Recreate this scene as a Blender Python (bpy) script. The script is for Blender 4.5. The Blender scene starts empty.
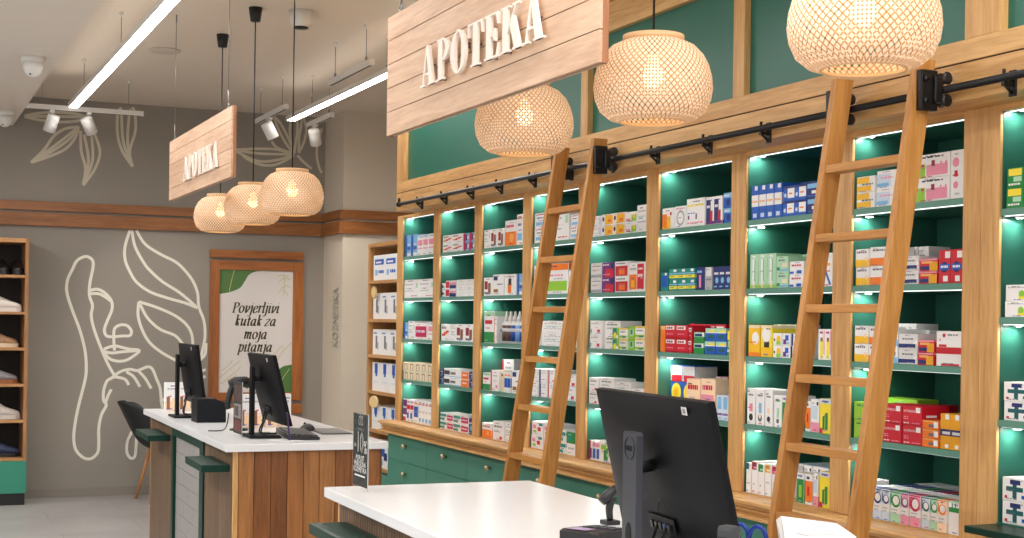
import bpy, bmesh, math, random
from mathutils import Vector, Matrix
random.seed(7)
PI = math.pi
sc = bpy.context.scene
COL = sc.collection

# ------------------------------------------------------------------ helpers
def lin(c):
    r = []
    for v in c[:3]:
        v = v / 255.0
        r.append(v / 12.92 if v <= 0.04045 else ((v + 0.055) / 1.055) ** 2.4)
    return (r[0], r[1], r[2], 1.0)

MATS = {}
def mat(name, rgb, rough=0.5, metal=0.0, noise=0.0, nscale=8.0, bump=0.0, spec=0.5, emit=None, estr=0.0, coat=0.0, alpha=1.0, trans=0.0):
    if name in MATS: return MATS[name]
    m = bpy.data.materials.new(name); m.use_nodes = True
    nt = m.node_tree; b = nt.nodes['Principled BSDF']
    b.inputs['Base Color'].default_value = lin(rgb)
    b.inputs['Roughness'].default_value = rough
    b.inputs['Metallic'].default_value = metal
    b.inputs['Specular IOR Level'].default_value = spec
    b.inputs['Coat Weight'].default_value = coat
    b.inputs['Alpha'].default_value = alpha
    b.inputs['Transmission Weight'].default_value = trans
    if emit:
        b.inputs['Emission Color'].default_value = lin(emit)
        b.inputs['Emission Strength'].default_value = estr
    tc = nt.nodes.new('ShaderNodeTexCoord')
    nz = nt.nodes.new('ShaderNodeTexNoise')
    nz.inputs['Scale'].default_value = nscale; nz.inputs['Detail'].default_value = 4
    nt.links.new(tc.outputs['Object'], nz.inputs['Vector'])
    if noise:
        mx = nt.nodes.new('ShaderNodeMix'); mx.data_type = 'RGBA'
        c = lin(rgb)
        mx.inputs[6].default_value = tuple(max(0, v * (1 - noise)) for v in c[:3]) + (1,)
        mx.inputs[7].default_value = tuple(min(1, v * (1 + noise)) for v in c[:3]) + (1,)
        nt.links.new(nz.outputs['Fac'], mx.inputs[0])
        nt.links.new(mx.outputs[2], b.inputs['Base Color'])
    if bump:
        bp = nt.nodes.new('ShaderNodeBump'); bp.inputs['Strength'].default_value = bump
        nt.links.new(nz.outputs['Fac'], bp.inputs['Height']); nt.links.new(bp.outputs[0], b.inputs['Normal'])
    MATS[name] = m
    return m

def wood(name, dark, light, axis='Z', rough=0.42, rings=1.0, coat=0.0):
    """oak-like grain running along the given object axis"""
    if name in MATS: return MATS[name]
    m = bpy.data.materials.new(name); m.use_nodes = True
    nt = m.node_tree; b = nt.nodes['Principled BSDF']
    b.inputs['Roughness'].default_value = rough
    b.inputs['Coat Weight'].default_value = coat
    tc = nt.nodes.new('ShaderNodeTexCoord')
    oi = nt.nodes.new('ShaderNodeObjectInfo')
    ad = nt.nodes.new('ShaderNodeVectorMath'); ad.operation = 'ADD'
    sm = nt.nodes.new('ShaderNodeVectorMath'); sm.operation = 'SCALE'
    cv = nt.nodes.new('ShaderNodeCombineXYZ')
    for i in range(3): nt.links.new(oi.outputs['Random'], cv.inputs[i])
    nt.links.new(cv.outputs[0], sm.inputs[0]); sm.inputs['Scale'].default_value = 9.0
    nt.links.new(tc.outputs['Object'], ad.inputs[0]); nt.links.new(sm.outputs[0], ad.inputs[1])
    mp = nt.nodes.new('ShaderNodeMapping')
    k = {'X': (1.2, 16, 16), 'Y': (16, 1.2, 16), 'Z': (16, 16, 1.2)}[axis]
    mp.inputs['Scale'].default_value = tuple(v * rings for v in k)
    nt.links.new(ad.outputs[0], mp.inputs['Vector'])
    n1 = nt.nodes.new('ShaderNodeTexNoise'); n1.inputs['Scale'].default_value = 1.0; n1.inputs['Detail'].default_value = 7; n1.inputs['Roughness'].default_value = 0.62; n1.inputs['Distortion'].default_value = 0.6
    nt.links.new(mp.outputs[0], n1.inputs['Vector'])
    mp2 = nt.nodes.new('ShaderNodeMapping')
    mp2.inputs['Scale'].default_value = tuple(v * rings * 7 for v in k)
    nt.links.new(ad.outputs[0], mp2.inputs['Vector'])
    n2 = nt.nodes.new('ShaderNodeTexNoise'); n2.inputs['Scale'].default_value = 1.0; n2.inputs['Detail'].default_value = 2
    nt.links.new(mp2.outputs[0], n2.inputs['Vector'])
    mm = nt.nodes.new('ShaderNodeMath'); mm.operation = 'MULTIPLY_ADD'; mm.inputs[1].default_value = 0.35
    nt.links.new(n2.outputs['Fac'], mm.inputs[0])
    sc2 = nt.nodes.new('ShaderNodeMath'); sc2.operation = 'MULTIPLY'; sc2.inputs[1].default_value = 0.72
    nt.links.new(n1.outputs['Fac'], sc2.inputs[0]); nt.links.new(sc2.outputs[0], mm.inputs[2])
    rp = nt.nodes.new('ShaderNodeValToRGB')
    rp.color_ramp.elements[0].position = 0.36; rp.color_ramp.elements[0].color = lin(dark)
    rp.color_ramp.elements[1].position = 0.66; rp.color_ramp.elements[1].color = lin(light)
    nt.links.new(mm.outputs[0], rp.inputs[0]); nt.links.new(rp.outputs[0], b.inputs['Base Color'])
    bp = nt.nodes.new('ShaderNodeBump'); bp.inputs['Strength'].default_value = 0.06; bp.inputs['Distance'].default_value = 0.01
    nt.links.new(mm.outputs[0], bp.inputs['Height']); nt.links.new(bp.outputs[0], b.inputs['Normal'])
    MATS[name] = m
    return m

def emis(name, rgb, s):
    if name in MATS: return MATS[name]
    m = bpy.data.materials.new(name); m.use_nodes = True
    nt = m.node_tree; nt.nodes.clear()
    e = nt.nodes.new('ShaderNodeEmission'); o = nt.nodes.new('ShaderNodeOutputMaterial')
    e.inputs[0].default_value = lin(rgb); e.inputs[1].default_value = s
    nt.links.new(e.outputs[0], o.inputs[0]); MATS[name] = m
    return m

class MB:
    """collects shapes; build() links them as ONE mesh object"""
    def __init__(s, off=(0, 0, 0)):
        s.v = []; s.f = []; s.m = []; s.mats = []; s.off = Vector(off); s.sm = []
    def mi(s, m):
        if m not in s.mats: s.mats.append(m)
        return s.mats.index(m)
    def add(s, vs, fs, m, smooth=False, M=None):
        b = len(s.v); i = s.mi(m)
        for p in vs:
            p = Vector(p)
            if M is not None: p = M @ p
            s.v.append(p - s.off)
        for f in fs:
            s.f.append([b + k for k in f]); s.m.append(i); s.sm.append(smooth)
        return s
    def box(s, x0, x1, y0, y1, z0, z1, m, bev=0.0, M=None):
        if x0 > x1: x0, x1 = x1, x0
        if y0 > y1: y0, y1 = y1, y0
        if z0 > z1: z0, z1 = z1, z0
        if bev <= 0:
            v = [(x, y, z) for x in (x0, x1) for y in (y0, y1) for z in (z0, z1)]
            f = [(0, 1, 3, 2), (4, 6, 7, 5), (0, 4, 5, 1), (2, 3, 7, 6), (0, 2, 6, 4), (1, 5, 7, 3)]
            return s.add(v, f, m, M=M)
        bm = bmesh.new()
        bmesh.ops.create_cube(bm, size=1.0)
        for q in bm.verts:
            q.co = Vector(((x0 + x1) / 2 + q.co.x * (x1 - x0), (y0 + y1) / 2 + q.co.y * (y1 - y0), (z0 + z1) / 2 + q.co.z * (z1 - z0)))
        bmesh.ops.bevel(bm, geom=bm.edges[:], offset=bev, segments=2, affect='EDGES', profile=0.6)
        bm.verts.index_update()
        s.add([q.co.copy() for q in bm.verts], [[q.index for q in f.verts] for f in bm.faces], m, M=M)
        bm.free(); return s
    def tube(s, pts, r, m, n=8, caps=True, M=None):
        pts = [Vector(p) for p in pts]
        rs = r if isinstance(r, (list, tuple)) else [r] * len(pts)
        vs = []; fs = []
        up = None
        for i, p in enumerate(pts):
            d = (pts[min(i + 1, len(pts) - 1)] - pts[max(i - 1, 0)]).normalized()
            if up is None:
                up = d.orthogonal().normalized()
            a = (up - d * up.dot(d))
            a = a.normalized() if a.length > 1e-6 else d.orthogonal().normalized()
            up = a; b = d.cross(a)
            for k in range(n):
                t = 2 * PI * k / n
                vs.append(p + (a * math.cos(t) + b * math.sin(t)) * rs[i])
        for i in range(len(pts) - 1):
            for k in range(n):
                k2 = (k + 1) % n
                fs.append((i * n + k, i * n + k2, (i + 1) * n + k2, (i + 1) * n + k))
        if caps:
            fs.append(tuple(range(n - 1, -1, -1))); q = (len(pts) - 1) * n
            fs.append(tuple(q + k for k in range(n)))
        return s.add(vs, fs, m, smooth=True, M=M)
    def lathe(s, prof, m, c=(0, 0, 0), n=24, axis='Z', M=None, closed=False):
        vs = []; fs = []
        for r, z in prof:
            for k in range(n):
                t = 2 * PI * k / n
                p = (r * math.cos(t), r * math.sin(t), z)
                if axis == 'X': p = (p[2], p[0], p[1])
                if axis == 'Y': p = (p[0], p[2], p[1])
                vs.append((c[0] + p[0], c[1] + p[1], c[2] + p[2]))
        L = len(prof)
        for i in range(L - 1 if not closed else L):
            j = (i + 1) % L
            for k in range(n):
                k2 = (k + 1) % n
                fs.append((i * n + k, i * n + k2, j * n + k2, j * n + k))
        if not closed:
            if prof[0][0] > 1e-5: fs.append(tuple(range(n - 1, -1, -1)))
            if prof[-1][0] > 1e-5: fs.append(tuple((L - 1) * n + k for k in range(n)))
        return s.add(vs, fs, m, smooth=True, M=M)
    def prism(s, poly, d0, d1, m, plane='YZ', M=None):
        """extrude a 2D polygon; plane YZ: along X, XZ: along Y, XY: along Z"""
        n = len(poly); vs = []
        for d in (d0, d1):
            for a, b in poly:
                vs.append({'YZ': (d, a, b), 'XZ': (a, d, b), 'XY': (a, b, d)}[plane])
        fs = [tuple(range(n)), tuple(range(2 * n - 1, n - 1, -1))]
        for k in range(n):
            k2 = (k + 1) % n
            fs.append((k, k2, n + k2, n + k))
        return s.add(vs, fs, m, M=M)
    def strip(s, pts, w, m, fn, thick=0.0, M=None, nib=None):
        """flat ribbon along 2D pts; fn maps (a,b,h) to 3D; nib=(angle,min) gives pen contrast"""
        L, R = [], []
        n = len(pts)
        for i in range(n):
            a = Vector(pts[max(i - 1, 0)]); b = Vector(pts[min(i + 1, n - 1)])
            d = (b - a)
            if d.length < 1e-9: d = Vector((1, 0))
            d.normalize(); nn = Vector((-d.y, d.x))
            ww = w
            if nib:
                ww = w * max(nib[1], abs(math.sin(math.atan2(d.y, d.x) - nib[0])))
            p = Vector(pts[i])
            L.append(p + nn * ww / 2); R.append(p - nn * ww / 2)
        vs = [fn(p.x, p.y, thick) for p in L] + [fn(p.x, p.y, thick) for p in R]
        fs = [(i, n + i, n + i + 1, i + 1) for i in range(n - 1)]
        if thick:
            k = 2 * n
            vs += [fn(p.x, p.y, 0) for p in L] + [fn(p.x, p.y, 0) for p in R]
            fs += [(i + 1, k + i + 1, k + i, i) for i in range(n - 1)]
            fs += [(n + i, k + n + i, k + n + i + 1, n + i + 1) for i in range(n - 1)]
        return s.add(vs, fs, m, M=M)
    def text(s, txt, size, m, fn, align='CENTER', extrude=0.0, shear=0.0, sx=1.0):
        for vs, fs in [text_geo(txt, align, shear, extrude / size if size else 0)]:
            s.add([fn(x * size * sx, y * size, z * size) for x, y, z in vs], fs, m)
        return s
    def build(s, name, parent=None, loc=None, rot=None, mods=None, recalc=True):
        me = bpy.data.meshes.new(name)
        me.from_pydata([tuple(p) for p in s.v], [], s.f)
        for m in s.mats: me.materials.append(m)
        me.polygons.foreach_set('material_index', s.m)
        me.polygons.foreach_set('use_smooth', s.sm)
        if recalc:
            bm = bmesh.new(); bm.from_mesh(me)
            bmesh.ops.recalc_face_normals(bm, faces=bm.faces[:])
            bm.to_mesh(me); bm.free()
        me.update()
        o = bpy.data.objects.new(name, me); COL.objects.link(o)
        if parent is not None: o.parent = parent
        if loc is not None: o.location = loc
        if rot is not None: o.rotation_euler = rot
        return o

_TXT = {}
def text_geo(txt, align, shear, ext):
    key = (txt, align, shear, round(ext, 4))
    if key in _TXT: return _TXT[key]
    cu = bpy.data.curves.new('lettering', 'FONT'); cu.body = txt; cu.size = 1.0
    cu.align_x = align; cu.shear = shear; cu.extrude = ext / 2; cu.resolution_u = 3
    ob = bpy.data.objects.new('lettering', cu); COL.objects.link(ob)
    dg = bpy.context.evaluated_depsgraph_get()
    me = bpy.data.meshes.new_from_object(ob.evaluated_get(dg))
    vs = [tuple(v.co) for v in me.vertices]; fs = [tuple(p.vertices) for p in me.polygons]
    bpy.data.objects.remove(ob); bpy.data.curves.remove(cu); bpy.data.meshes.remove(me)
    _TXT[key] = (vs, fs)
    return vs, fs

def catmull(p, n=6):
    if len(p) < 3: return list(p)
    out = []
    q = [p[0]] + list(p) + [p[-1]]
    for i in range(1, len(q) - 2):
        a, b, c, d = [Vector(x) for x in q[i - 1:i + 3]]
        for k in range(n):
            t = k / n
            out.append(tuple(0.5 * ((2 * b) + (c - a) * t + (2 * a - 5 * b + 4 * c - d) * t * t + (3 * b - a - 3 * c + d) * t ** 3)))
    out.append(tuple(p[-1]))
    return out

def tag(o, label=None, cat=None, group=None, kind=None):
    if label: o['label'] = label
    if cat: o['category'] = cat
    if group: o['group'] = group
    if kind: o['kind'] = kind
    return o
def thing(name, label, cat, loc=(0, 0, 0), rz=0.0, group=None):
    o = bpy.data.objects.new(name, None); COL.objects.link(o)
    o.empty_display_size = 0.05
    o.location = loc; o.rotation_euler = (0, 0, rz)
    return tag(o, label, cat, group)
def struct(o): o['kind'] = 'structure'; return o
def kids(o): return [c for c in bpy.data.objects if c.parent == o]
def dup(root, loc, rz=None, label=None):
    r = root.copy(); COL.objects.link(r); r.location = loc
    if rz is not None: r.rotation_euler = (0, 0, rz)
    if label: r['label'] = label
    for ch in kids(root):
        c = ch.copy(); COL.objects.link(c); c.parent = r
        for g in kids(ch):
            d = g.copy(); COL.objects.link(d); d.parent = c
    return r
ORD = ['first', 'second', 'third', 'fourth', 'fifth', 'sixth', 'seventh', 'eighth', 'ninth', 'tenth', 'eleventh', 'twelfth', 'thirteenth', 'fourteenth', 'fifteenth', 'sixteenth']

# ------------------------------------------------------------------ materials
OAKZ = wood('oak_upright', (184, 132, 74), (226, 180, 118), 'Z')
OAKY = wood('oak_lengthwise', (186, 134, 76), (228, 183, 121), 'Y')
OAKX = wood('oak_crosswise', (184, 132, 74), (226, 180, 118), 'X')
LADZ = wood('ladder_oak_upright', (162, 104, 44), (204, 146, 78), 'Z')
LADY = wood('ladder_oak_rung', (168, 110, 48), (208, 150, 82), 'Y')
SIGNW = wood('sign_board_oak', (190, 150, 120), (222, 188, 158), 'Y', rough=0.55)
SIGNS = wood('sign_edge_oak', (150, 96, 64), (176, 120, 84), 'Z', rough=0.55)
PLANK = [wood('counter_plank_oak_%s' % n, d, l, 'Z') for n, d, l in
         (('honey', (112, 66, 32), (168, 110, 60)), ('brown', (94, 54, 26), (150, 94, 50)), ('tan', (124, 78, 40), (178, 122, 70)))]
SLAT = wood('counter_slat_walnut', (80, 59, 43), (126, 97, 72), 'Z')
RAILW = wood('wall_rail_oak', (120, 72, 34), (168, 108, 58), 'X')
FRAMEX = wood('poster_frame_oak', (134, 76, 34), (178, 110, 58), 'X')
FRAMEZ = wood('poster_frame_oak_upright', (134, 76, 34), (178, 110, 58), 'Z')
CABW = wood('shoe_cabinet_oak', (128, 88, 52), (176, 128, 82), 'Z')
TALLW = wood('tall_shelf_oak', (168, 118, 66), (208, 158, 102), 'Z')
GREEN = mat('painted_green_board', (26, 104, 88), 0.33, noise=0.05, nscale=3)
GREENIN = mat('green_shelf_lining', (48, 106, 90), 0.32, noise=0.05, nscale=3)
GREENED = mat('green_shelf_edge', (96, 148, 132), 0.35)
GREENDR = mat('green_drawer_lacquer', (76, 144, 124), 0.4, noise=0.03, nscale=3)
GREENDK = mat('dark_green_lacquer', (8, 52, 42), 0.4, spec=.25, noise=0.05)
TEAL = mat('teal_cabinet_base', (50, 136, 112), 0.4)
GAP = mat('shadow_gap_board', (52, 34, 20), 0.8)
BLACK = mat('black_plastic', (18, 19, 22), 0.42, noise=0.1, nscale=30)
BLACKM = mat('black_metal', (16, 16, 18), 0.38, metal=0.3)
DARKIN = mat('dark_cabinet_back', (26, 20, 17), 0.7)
WHITE = mat('white_solid_surface', (235, 236, 239), 0.22, noise=0.012, nscale=4)
WHITEP = mat('white_lacquered_metal', (226, 224, 220), 0.4)
WHITEL = mat('cream_sign_letter', (240, 230, 218), 0.5)
STEEL = mat('steel_wire', (150, 150, 150), 0.35, metal=0.9)
KNOB = mat('pale_brass_knob', (228, 208, 170), 0.25, metal=0.6)
PAINT = mat('mural_cream_paint', (240, 236, 224), 0.7)
PAINTD = mat('mural_taupe_paint', (212, 204, 184), 0.7)
TEXTGREY = mat('grey_raised_lettering', (172, 166, 154), 0.6)
LED = emis('led_strip_light', (250, 255, 252), 1.5)
PUCK = emis('shelf_puck_light', (255, 253, 248), 230.0)
TUBE = emis('linear_lamp_diffuser', (255, 252, 249), 32.0)
UPFILL = emis('added_ceiling_fill', (255, 244, 230), 2.6)
BULB = emis('warm_bulb_light', (255, 216, 148), 9.0)
SPOTL = emis('spotlight_lens_light', (255, 244, 226), 25.0)
FACE_LINES = [
  [(1.887,1.054),(1.822,1.021),(1.791,0.933),(1.792,0.844),(1.815,0.802),(1.773,0.713),(1.753,0.592),(1.755,0.459),(1.745,0.381),(1.692,0.332),(1.628,0.340),(1.563,0.408),(1.541,0.508),(1.550,0.639),(1.579,0.804),(1.629,1.022),(1.639,1.132),(1.626,1.287),(1.581,1.463),(1.515,1.638),(1.467,1.791),(1.469,1.901),(1.510,2.001),(1.551,2.081),(1.625,2.117),(1.679,2.085),(1.684,2.017),(1.660,1.884),(1.658,1.773),(1.685,1.685),(1.675,1.597),(1.698,1.486),(1.754,1.332),(1.820,1.177),(1.882,1.066)],
  [(1.657,1.817),(1.725,1.830),(1.790,1.798),(1.845,1.732),(1.853,1.655),(1.815,1.554),(1.790,1.476),(1.806,1.421),(1.860,1.410),(1.947,1.418),(2.012,1.423),(2.023,1.467),(1.989,1.512)],
  [(1.989,1.512),(1.935,1.518),(1.881,1.488),(1.871,1.421),(1.879,1.288)],
  [(1.662,1.789),(1.737,1.790),(1.802,1.758),(1.841,1.728)],
  [(1.786,1.299),(1.840,1.321),(1.894,1.328),(1.948,1.315),(2.014,1.300),(2.097,1.289),(2.037,1.233),(1.972,1.199),(1.896,1.195),(1.830,1.221),(1.793,1.277),(1.786,1.299)],
  [(1.797,1.277),(1.862,1.266),(1.949,1.277),(2.091,1.289)],
  [(1.844,1.032),(1.930,1.099),(2.016,1.121),(2.082,1.110),(2.170,1.143),(2.214,1.121),(2.248,1.042),(2.283,0.952),(2.296,0.839),(2.308,0.771)],
  [(1.887,1.054),(1.974,1.032),(2.007,0.980)],
  [(1.984,1.099),(2.050,1.054),(2.106,0.964)],
  [(2.082,1.114),(2.149,1.042),(2.205,0.948)],
  [(1.856,0.943),(1.829,0.888),(1.808,0.822)],
  [(1.999,2.363),(1.958,2.216),(1.959,2.105),(1.993,2.014),(2.060,1.904),(2.182,1.817),(2.338,1.764),(2.496,1.722),(2.609,1.678)],
  [(2.054,2.365),(2.132,2.245),(2.266,2.159),(2.401,2.095),(2.480,2.028),(2.561,1.927),(2.607,1.815),(2.621,1.690),(2.668,1.565),(2.681,1.428),(2.664,1.314),(2.639,1.200)],
  [(2.015,2.363),(2.045,2.219),(2.124,2.076),(2.180,2.008),(2.292,1.910),(2.450,1.812),(2.598,1.689)],
  [(2.085,1.726),(2.228,1.683),(2.385,1.618),(2.498,1.540),(2.556,1.450),(2.573,1.337)],
  [(2.085,1.726),(2.080,1.602),(2.121,1.468),(2.189,1.357),(2.301,1.267),(2.424,1.200)],
  [(2.096,1.703),(2.164,1.581),(2.276,1.481),(2.410,1.426),(2.483,1.347)],
  [(2.630,1.200),(2.683,1.257),(2.690,1.360)],
  [(2.651,1.105),(2.690,1.118)],
  [(2.664,1.048),(2.690,1.056)],
  [(2.285,0.828),(2.373,0.883)],
  [(2.046,0.575),(2.003,0.476),(2.000,0.375),(2.038,0.325),(2.071,0.351),(2.080,0.474),(2.079,0.552)],
]
LEAF_LINES = [
  [(1.093,3.319),(1.208,3.351),(1.363,3.370),(1.520,3.368),(1.615,3.347)],
  [(1.093,3.314),(1.209,3.294),(1.364,3.286),(1.521,3.303),(1.615,3.342)],
  [(1.093,3.317),(1.332,3.332),(1.615,3.346)],
  [(1.152,2.919),(1.259,3.038),(1.335,3.157),(1.427,3.228),(1.545,3.256)],
  [(1.152,2.919),(1.290,2.975),(1.430,3.049),(1.515,3.152),(1.545,3.256)],
  [(1.152,2.919),(1.367,3.094),(1.545,3.256)],
  [(1.152,2.919),(1.336,3.035),(1.475,3.150),(1.545,3.256)],
  [(1.591,2.744),(1.608,2.896),(1.571,3.041),(1.561,3.221)],
  [(1.591,2.744),(1.684,2.884),(1.730,3.034),(1.697,3.164),(1.648,3.259)],
  [(1.594,2.756),(1.667,2.965),(1.657,3.178)],
  [(1.594,2.764),(1.633,2.963),(1.593,3.190)],
  [(2.014,2.932),(1.923,3.063),(1.880,3.209),(1.878,3.391),(1.909,3.451)],
  [(2.014,2.932),(1.987,3.067),(2.034,3.252),(2.028,3.402),(2.006,3.463)],
  [(2.009,2.943),(1.930,3.146),(1.910,3.426)],
  [(2.009,2.943),(1.967,3.148),(1.982,3.448)],
  [(2.910,3.143),(2.979,3.144),(3.117,3.159),(3.292,3.167),(3.398,3.151),(3.487,3.130)],
  [(2.910,3.138),(2.979,3.113),(3.049,3.061),(3.172,3.016),(3.294,3.018),(3.400,3.064),(3.488,3.121)],
  [(2.910,3.141),(3.153,3.118),(3.487,3.130)],
  [(2.910,3.140),(3.136,3.049),(3.329,3.068),(3.479,3.126)],
  [(3.487,3.130),(3.459,3.233),(3.445,3.371),(3.464,3.494),(3.499,3.600)],
  [(3.487,3.130),(3.504,3.253),(3.519,3.393),(3.499,3.592)],
  [(3.532,3.147),(3.584,3.258),(3.602,3.381),(3.563,3.501),(3.531,3.585)],
  [(3.532,3.147),(3.535,3.307),(3.555,3.430),(3.531,3.585)],
  [(3.478,3.138),(3.397,3.246),(3.324,3.380),(3.297,3.464)],
  [(3.484,3.144),(3.428,3.283),(3.350,3.416),(3.297,3.464)],
  [(3.478,3.138),(3.327,3.181),(3.274,3.238)],
  [(3.520,3.123),(3.578,3.066),(3.659,3.004)],
  [(3.753,3.391),(3.719,3.267),(3.706,3.143),(3.731,3.022),(3.759,2.971)],
]

# ------------------------------------------------------------------ the room
YB = 13.0; CEIL = 3.49
def floor_mat():
    m = bpy.data.materials.new('large_grey_floor_tiles'); m.use_nodes = True
    nt = m.node_tree; b = nt.nodes['Principled BSDF']
    b.inputs['Roughness'].default_value = 0.32
    tc = nt.nodes.new('ShaderNodeTexCoord')
    br = nt.nodes.new('ShaderNodeTexBrick'); br.offset = 0.5
    br.inputs['Scale'].default_value = 1.0; br.inputs['Mortar Size'].default_value = 0.003
    br.inputs['Brick Width'].default_value = 1.2; br.inputs['Row Height'].default_value = 0.6
    br.inputs['Color1'].default_value = lin((186, 184, 183)); br.inputs['Color2'].default_value = lin((178, 176, 175)); br.inputs['Mortar'].default_value = lin((150, 148, 146))
    nz = nt.nodes.new('ShaderNodeTexNoise'); nz.inputs['Scale'].default_value = 2.2; nz.inputs['Detail'].default_value = 8
    mx = nt.nodes.new('ShaderNodeMix'); mx.data_type = 'RGBA'; mx.blend_type = 'MULTIPLY'; mx.inputs[0].default_value = 0.55
    rp = nt.nodes.new('ShaderNodeValToRGB'); rp.color_ramp.elements[0].position = .3; rp.color_ramp.elements[0].color = (.62, .61, .6, 1); rp.color_ramp.elements[1].position = .7
    nt.links.new(tc.outputs['Object'], br.inputs['Vector']); nt.links.new(tc.outputs['Object'], nz.inputs['Vector'])
    nt.links.new(nz.outputs['Fac'], rp.inputs[0]); nt.links.new(br.outputs['Color'], mx.inputs[6]); nt.links.new(rp.outputs[0], mx.inputs[7])
    nt.links.new(mx.outputs[2], b.inputs['Base Color'])
    return m
WALLM = mat('taupe_wall_paint', (150, 143, 134), 0.75, noise=0.03, nscale=1.2, bump=0.02)
WALLC = mat('cream_pillar_paint', (214, 203, 186), 0.75, noise=0.03, nscale=1.2)
CEILM = mat('warm_white_ceiling_paint', (228, 217, 203), 0.85, noise=0.02, nscale=1.5)
SOFM = mat('soffit_paint', (226, 218, 208), 0.85, noise=0.02)
BASEM = mat('grey_tile_skirting', (140, 132, 124), 0.5, noise=0.05)
struct(MB().box(-3.2, 4.6, -3.0, YB, -0.1, 0, floor_mat()).build('floor'))
struct(MB().box(-3.2, 4.6, -3.0, YB + .1, CEIL, CEIL + .1, CEILM).build('ceiling'))
struct(MB().box(-3.2, 1.0, -3.0, YB, 3.23, CEIL, SOFM).build('ceiling_soffit'))
struct(MB().box(-3.2, 4.6, YB, YB + .12, 0, CEIL, WALLM).build('wall_back'))
b = MB(); b.box(-3.32, -3.2, 9.0, YB + .1, 0, CEIL, WALLM); b.box(-3.32, -3.2, -3.0, 9.0, 0, .35, WALLM); b.box(-3.32, -3.2, -3.0, 9.0, 3.1, CEIL, WALLM)  # unseen wall; openings added so the world light fills the room
for y in (-3.0, 0.0, 3.0, 6.0): b.box(-3.32, -3.2, y, y + .1, .35, 3.1, WALLM)
struct(b.build('wall_left'))
struct(MB().box(4.6, 4.72, -3.0, YB + .1, 0, CEIL, WALLC).build('wall_right'))
PW = MB().box(3.79, 4.6, 12.4, YB, 0, CEIL, WALLC)
struct(PW.build('wall_pillar'))
b = MB(); b.box(-3.2, 3.79, YB - .012, YB, 0, .075, BASEM); b.box(3.778, 3.79, 12.4, YB, 0, .075, BASEM); b.box(3.778, 4.6, 12.388, 12.4, 0, .075, BASEM)
struct(b.build('baseboard_back'))
for k, (z0, z1, d) in enumerate(((2.505, 2.584, .035), (2.371, 2.483, .045))):
    b = MB()
    b.box(-3.2, 3.79 - d, YB - d, YB, z0, z1, RAILW)
    b.box(3.79 - d, 3.79, 12.4 - d, YB, z0, z1, wood('wall_rail_oak_return', (120, 72, 34), (168, 108, 58), 'Y'))
    b.box(3.79, 4.6, 12.4 - d, 12.4, z0, z1, RAILW)
    struct(b.build('trim_%d' % (k + 1)))
# painted line murals on the back wall
def mural(name, lines, w, label, m):
    b = MB()
    for i, l in enumerate(lines):
        b.strip(catmull(l, 5), w, m, lambda x, z, h, i=i: (x, YB - .0012 - i * .00025, z))
    return tag(b.build(name), label, 'mural')
mural('face_mural', FACE_LINES, .026, 'cream one-line face and leaf drawing painted low on the taupe back wall', PAINT)
mural('leaf_mural', LEAF_LINES[:15], .024, 'thin taupe leaf outlines painted on back wall behind the cross track spotlights', PAINTD)
mural('leaf_mural', LEAF_LINES[15:], .024, 'thin taupe flower outlines painted on back wall above the far woven lamps', PAINTD)
# raised vertical lettering on the pillar
b = MB()
b.text('KOZMETIKA', .24, TEXTGREY, lambda x, y, z: (3.784 + z, 12.49 + y, 1.61 + x), extrude=.01, sx=.41)
tag(b.build('wall_lettering'), 'faint grey upright lettering on the side of the cream pillar', 'sign')
b = MB(); 
for k, (x, y) in enumerate(((0.842, 9.476), (0.868, 12.105))):
    t = thing('dome_camera', ('white dome camera under the lowered ceiling, nearer one with black slot', 'white dome camera under the lowered ceiling, far one near back wall')[k], 'camera', (x, y, 3.23))
    MB().lathe([(.072, 0), (.072, -.03), (.06, -.036)], WHITEP).build('mounting_base', t)
    MB().lathe([(.062, -.034), (.06, -.07), (.046, -.105), (.024, -.124), (0, -.13)], WHITEP, n=28).build('dome', t)
    MB().box(-.006, .006, -.066, -.058, -.105, -.05, BLACK, M=Matrix.Rotation(-.5, 4, 'Z') @ Matrix.Rotation(.25, 4, 'X')).build('lens_slot', t)
t = thing('ceiling_speaker', 'flat round white speaker set in the ceiling beside the linear lamp', 'speaker', (1.80, 10.24, CEIL))
MB().lathe([(.11, 0), (.11, -.012), (.1, -.016)], mat('speaker_ring', (206, 196, 184), .6)).build('ring', t)
MB().lathe([(.098, -.010), (.098, -.014), (0, -.014)], mat('speaker_grille', (196, 184, 170), .8)).build('grille', t)

# ------------------------------------------------------------------ linear lamps, tracks, spots
def wire(b, x, y, z0, z1, r=.0025):
    b.tube([(x, y, z0), (x, y, z1)], r, STEEL, 6)
    b.lathe([(.014, 0), (.014, -.012), (.004, -.03)], WHITEP, (x, y, CEIL), 10)
    b.lathe([(.003, 0), (.008, .006), (.008, .03), (.003, .036)], STEEL, (x, y, z0), 8)
def linear_lamp(x, y0, y1, label):
    t = thing('linear_lamp', label, 'ceiling lamp', (x, (y0 + y1) / 2, 3.22)); o = (x, (y0 + y1) / 2, 3.22)
    b = MB(o); b.box(x - .04, x + .04, y0, y1, 3.224, 3.250, WHITEP); b.box(x - .04, x - .033, y0, y1, 3.216, 3.224, WHITEP); b.box(x + .033, x + .04, y0, y1, 3.216, 3.224, WHITEP)
    b.build('housing', t)
    MB(o).box(x - .033, x + .033, y0 + .01, y1 - .01, 3.217, 3.223, TUBE).build('diffuser', t)
    MB(o).box(x - .028, x + .028, y0 + .01, y1 - .01, 3.2505, 3.252, UPFILL).build('added_fill_strip', t)  # glowing strip added on top of the housing to brighten the ceiling
    y = y1 - .65
    while y > y0:
        b = MB(o); wire(b, x, y, 3.252, CEIL); b.build('hanging_wire', t); y -= 1.8
    return t
linear_lamp(1.33, 4.6, 11.55, 'long white linear lamp hanging nearest the lowered ceiling')
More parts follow.
